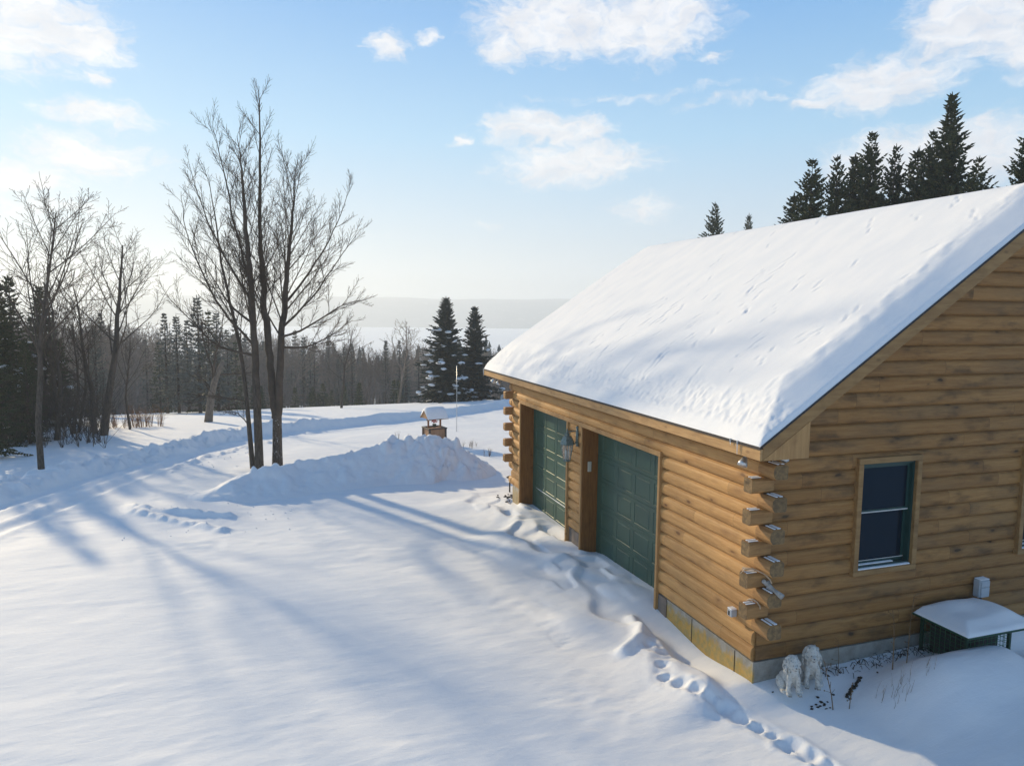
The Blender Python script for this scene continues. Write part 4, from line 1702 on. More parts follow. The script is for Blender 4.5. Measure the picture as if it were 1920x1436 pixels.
def grow(mb, rnd, p, d, L, r, depth, opt):
    """one branch and its children; returns nothing"""
    nseg = 7 if depth == 0 else (6 if depth == 1 else (5 if depth == 2 else 4))
    pts = [p.copy()]
    dirs = [d.copy()]
    step = L / nseg
    cur = d.copy()
    for i in range(nseg):
        w = opt['wander'] * (1 + .5 * depth)
        cur = cur + Vector((rnd.gauss(0, w), rnd.gauss(0, w), rnd.gauss(0, w * .7) + opt['up'] * (1 if depth else .3)))
        cur.normalize()
        pts.append(pts[-1] + cur * step)
        dirs.append(cur.copy())
    tip = max(opt['rmin'], r * .22)
    rad = [r + (tip - r) * (i / nseg) ** .85 for i in range(nseg + 1)]
    mb.tube(pts, rad, 7 if depth == 0 else (5 if depth == 1 else 3), cap=False)
    if depth >= opt['depth']:
        return
    nch = opt['n'][depth]
    for k in range(nch):
        t = opt['t0'][depth] + (1 - opt['t0'][depth]) * (k + rnd.random()) / nch
        t = min(.985, t)
        f = t * nseg
        i = min(int(f), nseg - 1)
        q = pts[i].lerp(pts[i + 1], f - i)
        dd = dirs[min(i + 1, nseg)]
        u, v = orth(dd)
        az = k * 2.39996 + rnd.uniform(-.5, .5)
        an = R(rnd.uniform(*opt['ang'][depth]))
        nd = dd * math.cos(an) + (u * math.cos(az) + v * math.sin(az)) * math.sin(an)
        nd.normalize()
        if nd.z < -.15: nd.z = abs(nd.z) * .3
        env = opt['env'](t) if depth == 0 else (1 - .55 * t)
        l2 = L * opt['ratio'][depth] * env * rnd.uniform(.75, 1.2)
        r2 = min(rad[i] * .62, max(opt['rmin'], l2 * opt['thick']))
        if l2 > .12:
            grow(mb, rnd, q, nd, l2, r2, depth + 1, opt)


MAPLE = dict(wander=.034, up=.055, rmin=.0048, depth=3, n=[20, 13, 8], t0=[.28, .18, .15], ang=[(22, 40), (22, 40), (22, 45)],
             ratio=[.52, .40, .46], thick=.0088, env=lambda t: (1.12 - .78 * t))


def trunk_along(mb, rnd, path, rads, opt, nch, t0, Lbase, env, mul=1.0):
    """hand-laid stem with children grown along it"""
    P = [Vector(p) for p in path]
    # smooth subdivision
    Q = []
    for i in range(len(P) - 1):
        for k in range(4):
            t = k / 4
            p0 = P[max(0, i - 1)]
            p1, p2 = P[i], P[i + 1]
            p3 = P[min(len(P) - 1, i + 2)]
            q = .5 * ((2 * p1) + (p2 - p0) * t + (2 * p0 - 5 * p1 + 4 * p2 - p3) * t * t + (3 * p1 - p0 - 3 * p2 + p3) * t ** 3)
            Q.append(q + Vector((rnd.gauss(0, .012), rnd.gauss(0, .012), 0)))
    Q.append(P[-1])
    n = len(Q) - 1
    rr = [float(np.interp(i / n, np.linspace(0, 1, len(rads)), rads)) for i in range(n + 1)]
    mb.tube(Q, rr, 9, cap=False)
    for k in range(nch):
        t = t0 + (1 - t0) * (k + rnd.random() * .9) / nch
        f = min(t * n, n - .01)
        i = int(f)
        q = Q[i].lerp(Q[i + 1], f - i)
        dd = (Q[i + 1] - Q[i]).normalized()
        u, v = orth(dd)
        az = k * 2.39996 + rnd.uniform(-.6, .6)
        an = R(rnd.uniform(22, 42))
        nd = (dd * math.cos(an) + (u * math.cos(az) + v * math.sin(az)) * math.sin(an)).normalized()
        l2 = Lbase * env(t) * rnd.uniform(.7, 1.2)
        grow(mb, rnd, q, nd, l2, min(rr[i] * .6, max(.012, l2 * .0095)), 1, opt)


def ground_rel(k, p, dz=0.0):
    x, y = spot(k, p)
    return Vector((x, y, gz(x, y) + dz))


def view_pts(base, lst, s):
    """stem points given as (sideways, depth, up) metres from the base"""
    rv = Vector((CYW, -SY, 0))
    fv = Vector((SY, CYW, 0))
    return [tuple(rv * a + fv * b + Vector((0, 0, c))) for a, b, c in lst]


def split_tree(name, loc, label, cat, mb_trunk, mb_crown, bark, group=None):
    r = empty(name, loc, label, cat, group)
    mb_trunk.build('trunk', bark, r, True)
    mb_crown.build('crown', M['twig'], r, True)
    return r


# hero maples. scale: about .0170 m per photo pixel at their distance
def hero():
    rnd = random.Random(11)
    px = 22.6 / 1323.86
    # forked maple
    B = Vector((-5.7, 16.75, gz(-5.7, 16.75) - .1))
    def PP(l): return view_pts(B, [((u - 520) * px, d, (875 - v) * px) for u, v, d in l], 1)
    t = MB()
    c = MB()
    o = dict(MAPLE)
    base = PP([(520, 885, 0), (521, 830, 0), (522, 765, 0)])
    t.tube(base, [.185, .155, .14], 11, cap=False)
    left = PP([(520, 775, 0), (514, 720, .0), (509, 660, .05), (505, 600, .1), (500, 565, .1), (499, 500, .1), (494, 430, .15), (498, 330, .1), (502, 240, 0), (503, 168, 0)])
    trunk_along(c, rnd, left, [.135, .12, .115, .11, .10, .085, .06, .045, .025, .008], o, 30, .30, 3.1, lambda t: (1.05 - .85 * t))
    right = PP([(523, 775, 0), (530, 700, -.1), (538, 610, -.2), (545, 560, -.2), (552, 500, -.3), (560, 440, -.3), (566, 380, -.3), (570, 330, -.3)])
    trunk_along(c, rnd, right, [.13, .115, .10, .09, .07, .05, .03, .008], o, 24, .22, 3.0, lambda t: (1.15 - .75 * t))
    # long outer limbs to the right
    for l in ([(540, 600, -.2), (575, 575, -.5), (622, 525, -.8), (665, 470, -1.0), (700, 425, -1.1)], [(538, 620, -.2), (580, 608, -.7), (625, 585, -1.1), (668, 560, -1.2), (700, 552, -1.4)],
              [(545, 560, -.2), (575, 510, .3), (608, 450, .7), (635, 390, .8), (660, 325, .9)], [(536, 640, 0), (570, 640, .6), (610, 620, .9), (650, 590, 1.2)]):
        trunk_along(c, rnd, PP(l), [.042, .032, .022, .012, .005], o, 12, .2, 1.3, lambda t: (1.1 - .6 * t))
    split_tree('forked_maple', B, 'tall bare maple forking low into two stems, right of the clump behind the snow mound', 'bare tree', t, c, M['bark_snow'])
    # twin-stem left
    B = Vector((-6.28, 16.48, gz(-6.28, 16.48) - .1))
    def PP2(l): return view_pts(B, [((u - 485) * px, d, (880 - v) * px) for u, v, d in l], 1)
    t = MB()
    c = MB()
    t.tube(PP2([(487, 890, 0), (487, 830, 0), (486, 760, 0), (485, 700, 0)]), [.155, .135, .125, .12], 10, cap=False)
    st = PP2([(485, 702, 0), (484, 640, 0), (481, 560, 0), (479, 500, 0), (474, 430, 0), (470, 370, .1), (464, 310, .2), (458, 265, .2)])
    trunk_along(c, rnd, st, [.12, .105, .09, .08, .065, .045, .022, .007], o, 27, .10, 2.6, lambda t: (1.15 - .8 * t))
    for l in ([(480, 640, 0), (440, 575, -.6), (415, 510, -.9), (392, 440, -1.0), (386, 375, -1.0)], [(481, 600, 0), (425, 565, .6), (392, 525, 1.0), (352, 470, 1.2)],
              [(483, 660, 0), (430, 640, -.6), (398, 600, -.9), (365, 565, -1)], [(478, 520, 0), (450, 440, .3), (428, 350, .6), (412, 280, .7), (402, 240, .7)],
              [(480, 560, 0), (440, 480, -.3), (410, 400, -.5), (390, 320, -.6)]):
        trunk_along(c, rnd, PP2(l), [.042, .032, .022, .012, .005], o, 13, .15, 1.4, lambda t: (1.1 - .6 * t))
    split_tree('straight_maple', B, 'tall bare maple with one straight stem, middle of the clump behind the snow mound', 'bare tree', t, c, M['bark'])
    B = Vector((-6.47, 16.75, gz(-6.47, 16.75) - .1))
    def PP3(l): return view_pts(B, [((u - 477) * px, d, (878 - v) * px) for u, v, d in l], 1)
    t = MB()
    c = MB()
    t.tube(PP3([(479, 888, 0), (475, 820, 0), (470, 740, 0), (464, 672, 0)]), [.085, .075, .065, .06], 8, cap=False)
    st = PP3([(464, 674, 0), (455, 610, 0), (440, 540, 0), (428, 470, 0), (418, 400, .1), (410, 330, .1)])
    trunk_along(c, rnd, st, [.06, .052, .042, .03, .018, .006], o, 15, .05, 1.9, lambda t: (1.1 - .7 * t))
    for l in ([(470, 745, 0), (440, 735, -.4), (405, 730, -.7), (380, 745, -.8)], [(472, 790, 0), (445, 770, .3), (415, 770, .5)]):
        trunk_along(c, rnd, PP3(l), [.02, .014, .006], o, 8, .2, .8, lambda t: (1.1 - .6 * t))
    split_tree('slender_maple', B, 'thin bare maple stem leaning left, leftmost of the clump behind the snow mound', 'bare tree', t, c, M['bark'])


hero()


def bare_proto(seed, H, r, opt, lean=0.0, multi=1, bark='bark', twig='twig'):
    """returns (trunk mesh, crown mesh) around the origin"""
    rnd = random.Random(seed)
    t = MB()
    c = MB()
    for s in range(multi):
        a = rnd.uniform(0, 6.28)
        off = Vector((math.cos(a), math.sin(a), 0)) * (.12 * s * (1 + .3 * r))
        d = Vector((lean + rnd.gauss(0, .04) + .22 * math.cos(a) * (multi > 1), rnd.gauss(0, .04) + .22 * math.sin(a) * (multi > 1), 1)).normalized()
        h0 = H * rnd.uniform(.26, .36)
        top = off + d * h0
        mid = off + d * h0 * .5 + Vector((rnd.gauss(0, .05), rnd.gauss(0, .05), 0))
        t.tube([off - d * .4, off, mid, top], [r * 1.12, r, r * .88, r * .8], 8, cap=False)
        oo = dict(opt)
        grow(c, rnd, top, (d + Vector((rnd.gauss(0, .05), rnd.gauss(0, .05), .1))).normalized(), H - h0, r * .8, 0, oo)
    def mk(m_, nm, mat):
        me = bpy.data.meshes.new(nm)
        me.from_pydata(m_.v, [], m_.f)
        me.polygons.foreach_set('use_smooth', [True] * len(me.polygons))
        me.materials.append(mat)
        me.update()
        return me
    return mk(t, 'bare_trunk', M[bark]), mk(c, 'bare_crown', M[twig])


def place_bare(proto, name, loc, rz, sc, label, cat='bare tree', group=None):
    r = empty(name, loc, label, cat, group)
    r.rotation_euler = (0, 0, rz)
    r.scale = (sc, sc, sc) if not isinstance(sc, tuple) else sc
    obj_mesh('trunk', proto[0], r)
    obj_mesh('crown', proto[1], r)
    return r


OB = dict(MAPLE, n=[17, 9, 7], t0=[.05, .15, .15], ratio=[.72, .45, .45], ang=[(25, 48), (25, 50), (28, 55)], rmin=.006, env=lambda t: (1.1 - .75 * t))
OC = dict(OB, n=[13, 6, 4], wander=.09, rmin=.008)
BP = [bare_proto(101, 7.9, .092, OB, .02), bare_proto(102, 8.0, .17, dict(OB, wander=.07), .18), bare_proto(103, 6.6, .11, OC, -.05, 2),
      bare_proto(104, 7.0, .13, OC, .12), bare_proto(105, 6.0, .08, OC, .0, 3), bare_proto(106, 7.5, .10, OC, -.1)]
K = 1 / 1323.86


def bk(u): return (u - 960) * K


place_bare(BP[0], 'bare_tree', ground_rel(bk(63), 21.4, 0), .4, 1.03, 'slim bare tree on its own beside the driveway at the far left')
place_bare(BP[1], 'bare_tree', ground_rel(bk(186), 29.0, 0), 0.6, 1.0, 'thick dark bare tree leaning right behind the snow bank, with a dark forked trunk')
place_bare(BP[3], 'bare_tree', ground_rel(bk(170), 29.6, 0), 2.2, .92, 'upright bare tree directly left of the thick leaning one behind the snow bank')
place_bare(BP[5], 'bare_tree', ground_rel(bk(236), 31.5, 0), -.4, .55, 'small crooked bare tree right of the thick leaning one, next to the russet shrub')
place_bare(BP[4], 'bare_tree', ground_rel(bk(130), 29.5, 0), 1.4, .85, 'many-stemmed bare tree left of the leaning tree behind the snow bank')
place_bare(BP[2], 'bare_tree', ground_rel(bk(96), 27.5, 0), .2, .95, 'twin-stemmed bare tree between the dark spruces and the lone slim tree')

# pale broken leaning tree by the driveway bend
rnd = random.Random(55)
B = ground_rel(bk(384), 36.5, -.1)
t = MB()
c = MB()
s_ = 36.5 * K
pth = view_pts(B, [((u - 384) * s_, d, (806 - v) * s_) for u, v, d in [(384, 812, 0), (388, 780, 0), (393, 750, 0), (400, 725, 0), (410, 700, 0), (417, 688, 0)]], 1)
t.tube(pth, [.23, .19, .17, .15, .12, .08], 9)
for l in ([(392, 752, 0), (385, 735, .2), (372, 722, .3), (362, 716, .3)], [(405, 712, 0), (425, 712, .3), (452, 712, .5)], [(398, 735, 0), (392, 700, .2), (380, 660, .2), (372, 600, .3)], [(400, 725, 0), (404, 680, -.2), (418, 640, -.3), (425, 590, -.3)]):
    trunk_along(c, rnd, view_pts(B, [((u - 384) * s_, d, (806 - v) * s_) for u, v, d in l], 1), [.08, .05, .03, .01], dict(OC), 7, .3, 1.1, lambda t: 1.1 - .6 * t)
split_tree('broken_tree', B, 'pale bare tree leaning right with a broken top at the bend of the driveway', 'bare tree', t, c, M['bark_pale'])


# spruce
def spruce_meshes(seed, H, Rr, detail=1.0, power=.85, mat='needle', gap=.27, low=.06, droop=.28, snow=0, thin=0.0):
    rnd = random.Random(seed)
    t = MB()
    t.tube([(0, 0, -.3), (0, 0, H * .35), (rnd.gauss(0, .03), rnd.gauss(0, .03), H * .75), (0, 0, H)], [H * .0165, H * .013, H * .006, .008], 7)
    V, F = [], []
    SV = MB()

    def blade(p, d, L, w, tw):
        # tapered clump of needles: a narrow three-sided spindle made of two crossing quads
        u, v = orth(d)
        a = u * math.cos(tw) + v * math.sin(tw)
        m = p + d * L * .45
        e = p + d * L
        b = len(V)
        V.extend([tuple(p), tuple(m + a * w), tuple(e), tuple(m - a * w)])
        F.append((b, b + 1, b + 2, b + 3))
        if detail > .6:
            a2 = u * -math.sin(tw) + v * math.cos(tw)
            b = len(V)
            V.extend([tuple(p), tuple(m + a2 * w * .8), tuple(e), tuple(m - a2 * w * .8)])
            F.append((b, b + 1, b + 2, b + 3))
    z = H * low
    k = 0
    lob = [rnd.uniform(.78, 1.15) for _ in range(9)]
    while z < H - .08:
        tt = z / H
        Lm = Rr * (1 - tt) ** power + .05
        nb = max(5, int(round((10 if detail > .8 else 7) * (.6 + .5 * (1 - tt)))))
        wk = rnd.uniform(.85, 1.1)
        for j in range(nb):
            az = k * 1.1 + j * 2 * math.pi / nb + rnd.uniform(-.25, .25)
            if rnd.random() < thin: continue
            L = Lm * wk * rnd.uniform(.68, 1.12) * lob[int((az % 6.2832) / 6.2832 * 9) % 9]
            pit = .55 * tt ** 1.5 + .10 - droop * (1 - tt) + rnd.uniform(-.1, .1)
            d = Vector((math.cos(az) * math.cos(pit), math.sin(az) * math.cos(pit), math.sin(pit)))
            p = Vector((0, 0, z + rnd.uniform(-.06, .06)))
            ns = max(2, int(L / (.105 / max(.45, detail))))
            st = L / ns
            for i in range(ns):
                f = (i + 1) / ns
                d2 = (d + Vector((0, 0, .22 * f * f * (.3 + droop) - .05))).normalized()
                q = p + d2 * st
                bl = (.16 + .26 * (1 - f) * min(1, L)) * (1.0 if detail > .6 else 1.35)
                wdt = .040 / max(.5, detail) ** .7 + .014
                if f > .22 or detail > .9:
                    sd_ = d2.cross(Vector((0, 0, 1))).normalized()
                    for s in (-1, 1):
                        bd = (d2 * rnd.uniform(.45, .9) + sd_ * s * rnd.uniform(.6, 1.0) + Vector((0, 0, rnd.uniform(-.35, .12)))).normalized()
                        blade(q, bd, bl * rnd.uniform(.7, 1.2), wdt, rnd.uniform(0, 3))
                    if rnd.random() < .75:
                        bd = (d2 * .7 + Vector((0, 0, rnd.choice([-.6, .35])))).normalized()
                        blade(p, bd, bl, wdt, rnd.uniform(0, 3))
                if snow and f > .45 and rnd.random() < snow * (1.15 - tt) and L > .5:
                    SV.blob(tuple(q + Vector((rnd.uniform(-.05, .05), rnd.uniform(-.05, .05), .04))), (rnd.uniform(.13, .34), rnd.uniform(.13, .34), rnd.uniform(.05, .12)), 7, 4, .5, rnd)
                p = q
            blade(p, d, .24, .045, rnd.uniform(0, 3))
        z += gap * rnd.uniform(.8, 1.2) * (.75 + .35 * (1 - tt)) / (detail ** .4)
        k += 1
    for i in range(3):
        blade(Vector((0, 0, H - .25)), Vector((rnd.gauss(0, .06), rnd.gauss(0, .06), 1)).normalized(), .42, .03, i)

    def mk(v, f, nm, mat_, sm=False):
        me = bpy.data.meshes.new(nm)
        me.from_pydata(v, [], f)
        me.materials.append(mat_)
        if sm: me.polygons.foreach_set('use_smooth', [True] * len(me.polygons))
        me.update()
        return me
    tm = mk(t.v, t.f, 'spruce_trunk', M['bark'], True)
    cm = mk(V, F, 'spruce_crown', M[mat])
    sm_ = [mk(q_.v, q_.f, 'snow_clump', M['snow_small'], True) for q_ in (lambda L_: rnd.sample(L_, min(90, len(L_))))(SV.pieces())]
    return tm, cm, sm_


def place_spruce(proto, loc, rz, sc, label, group=None, name='spruce', parts=True, cat='spruce'):
    r = empty(name, loc, label, cat, group)
    r.rotation_euler = (0, 0, rz)
    r.scale = sc if isinstance(sc, tuple) else (sc, sc, sc)
    obj_mesh('trunk', proto[0], r)
    obj_mesh('crown', proto[1], r)
    for q_ in proto[2]: obj_mesh('snow_clump', q_, r)
    return r


# two big spruces by the road (about 52 m away)
SP_BLUE = spruce_meshes(21, 7.7, 2.55, 1.25, .80, 'needle_blue', .22, .03, .35, .16)
SP_BLUE2 = spruce_meshes(22, 7.2, 2.2, 1.15, .85, 'needle_blue', .22, .08, .3, .02)
place_spruce(SP_BLUE, ground_rel(bk(836), 51.0, -.2), .3, (1.0, 1.0, 1.0), 'large dark spruce with snow clumps on its branches, left of the pair beyond the garage')
place_spruce(SP_BLUE2, ground_rel(bk(889), 53.0, -.2), 1.3, (1, 1, 1.0), 'large dark spruce with little snow, right of the pair beyond the garage')

# tall spruces behind the garage roof
SPR = [spruce_meshes(31, 14.0, 3.6, 1.0, .95, 'needle', .24, .35, .3, 0), spruce_meshes(32, 13.0, 3.4, .95, .80, 'needle', .26, .4, .35, 0, .10),
       spruce_meshes(33, 12.5, 3.7, .95, .82, 'needle', .28, .45, .3, 0, .14), spruce_meshes(34, 12.0, 2.9, .95, .80, 'needle', .27, .4, .25, 0, .14)]
SPR_H = [14.0, 13.0, 12.5, 12.0]


def top_spruce(u, v, p, k, wx, rz, label):
    x, y = spot(bk(u), p)
    z = gz(x, y)
    # height so that its tip clears the ridge as seen
    vert = 585 + (u - 960) * .0104
    top = CZ + (vert - v) * K * p * 1.0
    s = (top - z) / SPR_H[k]
    place_spruce(SPR[k], (x, y, z), rz, (s * wx, s * wx, s), label, 'spruces rising behind the garage roof')


top_spruce(1330, 388, 60, 2, .75, .1, 'small lone spruce tip left of the row behind the garage roof')
top_spruce(1393, 408, 82, 3, .6, .8, 'tiny pointed spruce tip between the lone spruce and the row behind the roof')
top_spruce(1474, 372, 35, 3, 1.0, .4, 'shortest spruce at the left end of the row behind the garage roof')
top_spruce(1505, 312, 33, 1, .95, 1.2, 'ragged spruce, second from the left end of the row behind the roof')
top_spruce(1550, 306, 34, 2, .72, 2.2, 'thin-topped spruce, third from the left end of the row behind the roof')
top_spruce(1583, 303, 36, 3, .95, 3.2, 'slim spruce left of the second tallest one behind the roof')
top_spruce(1611, 265, 34, 1, .78, 4.2, 'second tallest spruce of the row behind the garage roof')
top_spruce(1656, 286, 35, 2, .68, 5.2, 'open spruce midway between the two tallest behind the roof')
top_spruce(1697, 291, 37, 3, 1.0, .9, 'narrow spruce touching the left side of the tallest one')
top_spruce(1752, 196, 32, 0, 1.0, .2, 'tallest dense spire-shaped spruce behind the garage roof')
top_spruce(1722, 262, 33.5, 1, .7, 1.9, 'spruce half hidden by the left flank of the tallest one')
top_spruce(1808, 308, 30, 2, .85, 2.9, 'low broad spruce right of the tallest one behind the roof')
top_spruce(1893, 262, 26, 2, .8, 4.0, 'broad spruce at the right edge of the picture above the roof')
top_spruce(1925, 292, 25, 1, .9, 4.9, 'spruce cut by the right edge of the picture above the roof')

rnd = random.Random(77)
for i in range(14):
    b_ = ground_rel(rnd.uniform(.78, 1.5), rnd.uniform(27, 55), -.1)
    s = rnd.uniform(.75, 1.0)
    place_spruce(SPR[i % 4], b_, i * 1.9, (s, s, s), 'spruce of the wood standing beyond the back of the garage, right of the picture', 'spruces of the wood beyond the garage')

# dark spruces at the left edge
SPL = [spruce_meshes(41, 9.0, 2.1, .85, .8, 'needle', .25, .05, .3, .03), spruce_meshes(42, 8.5, 1.9, .8, .85, 'needle', .26, .08, .35, .0, .1), spruce_meshes(43, 8.0, 1.5, .75, .8, 'needle_grey', .26, .1, .3, .0, .1)]
LL = [(-6, 512, 27, 0, 'tall dark spruce cut by the left edge of the picture'), (22, 520, 31, 1, 'dark pointed spruce next to the one cut by the left edge'),
      (78, 536, 33, 0, 'dark spruce behind the crown of the lone slim tree'), (-40, 560, 23, 1, 'low snowy spruce at the left edge in front of the tall ones'),
      (112, 640, 34, 1, 'short dark spruce right of the one behind the lone slim tree'), (176, 616, 44, 2, 'grey pointed spruce seen between the leaning bare trees'), (45, 640, 26.5, 1, 'small dense spruce at the foot of the tall left-hand ones')]
for i, (u, v, p, k, lab) in enumerate(LL):
    b_ = ground_rel(bk(u), p, -.1)
    vert = 585 + (u - 960) * .0104
    top = CZ + (vert - v) * K * p
    s = (top - b_.z) / [9.0, 8.5, 8.0][k]
    place_spruce(SPL[k], b_, i * 1.3, (s, s, s), lab)

# mid-distance stand left of the maples
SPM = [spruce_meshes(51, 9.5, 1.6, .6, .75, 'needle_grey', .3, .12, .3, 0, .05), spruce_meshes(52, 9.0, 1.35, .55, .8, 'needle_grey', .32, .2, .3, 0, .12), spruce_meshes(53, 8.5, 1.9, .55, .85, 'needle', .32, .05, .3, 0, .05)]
MM = [(309, 590, 50, 1), (331, 592, 49, 0), (350, 603, 54, 1), (371, 556, 48, 0), (391, 582, 52, 2), (406, 585, 50, 0), (296, 640, 60, 2), (425, 620, 55, 1), (440, 640, 58, 2)]
MLAB = ['slender spruce with a bare lower trunk at the left end of the grey stand', 'pointed spruce second from the left in the grey stand', 'thin spruce left of the tallest one in the grey stand',
        'tallest spruce of the grey stand left of the maples', 'bushy spruce directly right of the tallest one in the grey stand', 'dense spruce nearest the maples in the grey stand',
        'low spruce left of the grey stand', 'thin faint spruce behind the maple stems', 'bushy faint spruce behind the maple stems']
for i, (u, v, p, k) in enumerate(MM):
    b_ = ground_rel(bk(u), p, -.1)
    top = CZ + (585 + (u - 960) * .0104 - v) * K * p
    s = (top - b_.z) / [9.5, 9.0, 8.5][k]
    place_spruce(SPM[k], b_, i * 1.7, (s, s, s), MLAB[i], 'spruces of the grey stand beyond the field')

# hazy forest behind: conifers and bare trees
rnd = random.Random(99)
FP = [bare_proto(201, 7.0, .09, dict(OC, n=[12, 6, 4], rmin=.012), 0, 1, 'bark_pale', 'twig_brown'), bare_proto(202, 6.5, .07, dict(OC, n=[12, 5, 4], rmin=.012), .05, 2, 'bark_pale', 'twig_brown'), bare_proto(203, 6.0, .06, dict(OC, n=[12, 5, 4], rmin=.012), 0, 3, 'bark_pale', 'twig_brown')]
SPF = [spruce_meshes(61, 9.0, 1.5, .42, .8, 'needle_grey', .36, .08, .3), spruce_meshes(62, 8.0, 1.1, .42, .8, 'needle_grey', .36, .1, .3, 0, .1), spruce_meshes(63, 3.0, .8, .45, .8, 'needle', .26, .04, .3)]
SPF_H = [9.0, 8.0]


def forest_edge(u):   # distance of the forest edge by bearing
    return float(np.interp(u, [-200, 0, 150, 280, 450, 560, 640, 740, 800, 960, 1100, 1500, 2200], [36, 38, 48, 58, 60, 62, 62, 62, 70, 72, 66, 60, 60]))


def skyline(u):       # how high the hazy woods reach, by bearing
    return float(np.interp(u, [-200, 0, 100, 250, 440, 560, 640, 700, 760, 820, 960, 1100, 2200], [590, 600, 615, 622, 628, 632, 645, 655, 648, 650, 655, 650, 610]))


nconif = nbare = 0
for i in range(235):
    row = i % 5
    u = rnd.uniform(-120, 1130) if i % 4 else rnd.uniform(430, 960)
    p = forest_edge(u) + row * 9 + rnd.uniform(0, 9)
    x, y = spot(bk(u), p)
    z = gz(x, y)
    top = CZ + (585 - skyline(u)) * K * p - rnd.uniform(0, .35) * 6
    hgt = max(3.5, top - z)
    if rnd.random() < .42:
        k = rnd.choice([0, 1, 1])
        hgt *= rnd.uniform(.95, 1.22)
        s = hgt / SPF_H[k]
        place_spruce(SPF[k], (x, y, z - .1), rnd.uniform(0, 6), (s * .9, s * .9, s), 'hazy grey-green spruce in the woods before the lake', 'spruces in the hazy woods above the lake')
    else:
        k = rnd.choice([0, 1, 2])
        s = hgt / [7.0, 6.5, 6.0][k]
        place_bare(FP[k], 'bare_tree', (x, y, z - .1), rnd.uniform(0, 6), (s, s, s), 'hazy leafless grey-brown tree in the woods between the field and the lake', 'bare tree', 'bare trees in the hazy woods above the lake')
# single ones that stand out on the forest edge
place_bare(BP[3], 'bare_tree', ground_rel(bk(638), 47.5, 0), 1.0, (.72, .72, .78), 'dark spreading bare tree standing in front of the hazy woods right of the maples')
place_bare(FP[1], 'bare_tree', ground_rel(bk(745), 57, 0), .3, .95, 'pale multi-stemmed bare tree at the woods edge left of the snowy spruce')
for i, (u, v, lab) in enumerate(((748, 640, 'taller pointed spruce breaking the hazy woods left of the snowy spruce'), (722, 642, 'pointed spruce breaking the hazy woods, next left of the taller one'), (566, 655, 'dark pointed spruce in the woods just right of the maple trunks'))):
    p = 70
    b_ = ground_rel(bk(u), p, 0)
    top = CZ + (585 - v) * K * p
    s = (top - b_.z) / 9.0
    place_spruce(SPF[0], b_, i, (s * .8, s * .8, s), lab)
# small young conifers on the field edge
for i in range(26):
    u = rnd.uniform(470, 760)
    p = forest_edge(u) - rnd.uniform(-2, 5)
    b_ = ground_rel(bk(u), p, -.05)
    s = rnd.uniform(.35, .8)
    place_spruce(SPF[2], b_, rnd.uniform(0, 6), s, 'knee-high young conifer poking through snow at the edge of the woods', 'young conifers at the edge of the woods')


# far woods down to the lake and on the near shore (reads as one mass)
def far_woods():
    rnd = random.Random(7)
    V, F = [], []
    for i in range(2600):
        p = rnd.uniform(105, 480)
        q = rnd.uniform(-.85, .55) * p
        x = CX + q * CYW + p * SY
        y = CY - q * SY + p * CYW
        z = float(G0(np.array([x]), np.array([y]))[0])
        H = rnd.uniform(6, 11)
        Rr = H * rnd.uniform(.10, .17)
        n = 6
        layers = 7
        for l in range(layers):
            t = l / layers
            zb = z + H * (.1 + .9 * t)
            zt = z + H * min(1, .1 + .9 * (t + 1.7 / layers))
            rr = Rr * (1 - t) ** .8 + .1
            b = len(V)
            V.append((x, y, zt))
            a0 = rnd.uniform(0, 6)
            for k in range(n):
                r2 = rr * rnd.uniform(.55, 1.15)
                V.append((x + r2 * math.cos(a0 + k * 2 * math.pi / n), y + r2 * math.sin(a0 + k * 2 * math.pi / n), zb + rnd.uniform(-.2, .2)))
            for k in range(n):
                F.append((b, b + 1 + k, b + 1 + (k + 1) % n))
    me = bpy.data.meshes.new('far_woods')
    me.from_pydata(V, [], F)
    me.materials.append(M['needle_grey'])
    me.update()
    o = obj_mesh('far_woods', me)
    tag(o, 'distant hazy woods sloping down to the frozen lake', 'woods', kind='stuff')


far_woods()


# understory brush on the forest floor, grey-brown fuzz
def brush(name, area, n, hgt, mat, label, cat, kind=None, group=None, seed=1, thick=.012, spread=.35):
    rnd = random.Random(seed)
    mb = MB()
    for i in range(n):
        x, y = area(rnd)
        z = gz(x, y) if n < 900 else float(G0(np.array([x]), np.array([y]))[0])
        for j in range(4):
            h_ = hgt * rnd.uniform(.4, 1.1)
            dx, dy = rnd.gauss(0, spread * h_ * .5), rnd.gauss(0, spread * h_ * .5)
            mb.tube([(x, y, z - .05), (x + dx * .4, y + dy * .4, z + h_ * .5), (x + dx, y + dy, z + h_)], [thick, thick * .8, thick * .4], 3, cap=False)
            for k in range(3):
                f = rnd.uniform(.3, .9)
                bx_, by_, bz_ = x + dx * f, y + dy * f, z + h_ * f
                mb.tube([(bx_, by_, bz_), (bx_ + rnd.gauss(0, .16) * h_, by_ + rnd.gauss(0, .16) * h_, bz_ + rnd.uniform(.08, .25) * h_)], [thick * .55, thick * .3], 3, cap=False)
    o = mb.build(name, mat)
    tag(o, label, cat, group, kind)
    return o


def fa_(rnd):
    u = rnd.uniform(-150, 1050)
    p = forest_edge(u) + rnd.uniform(1, 45)
    return spot(bk(u), p)


brush('undergrowth', fa_, 2300, 3.4, M['twig_brown'], 'leafless grey-brown undergrowth filling the hazy woods', 'undergrowth', 'stuff', seed=3, thick=.017)


def fb_(rnd):
    return spot(bk(rnd.uniform(-60, 190)), rnd.uniform(25.5, 33))


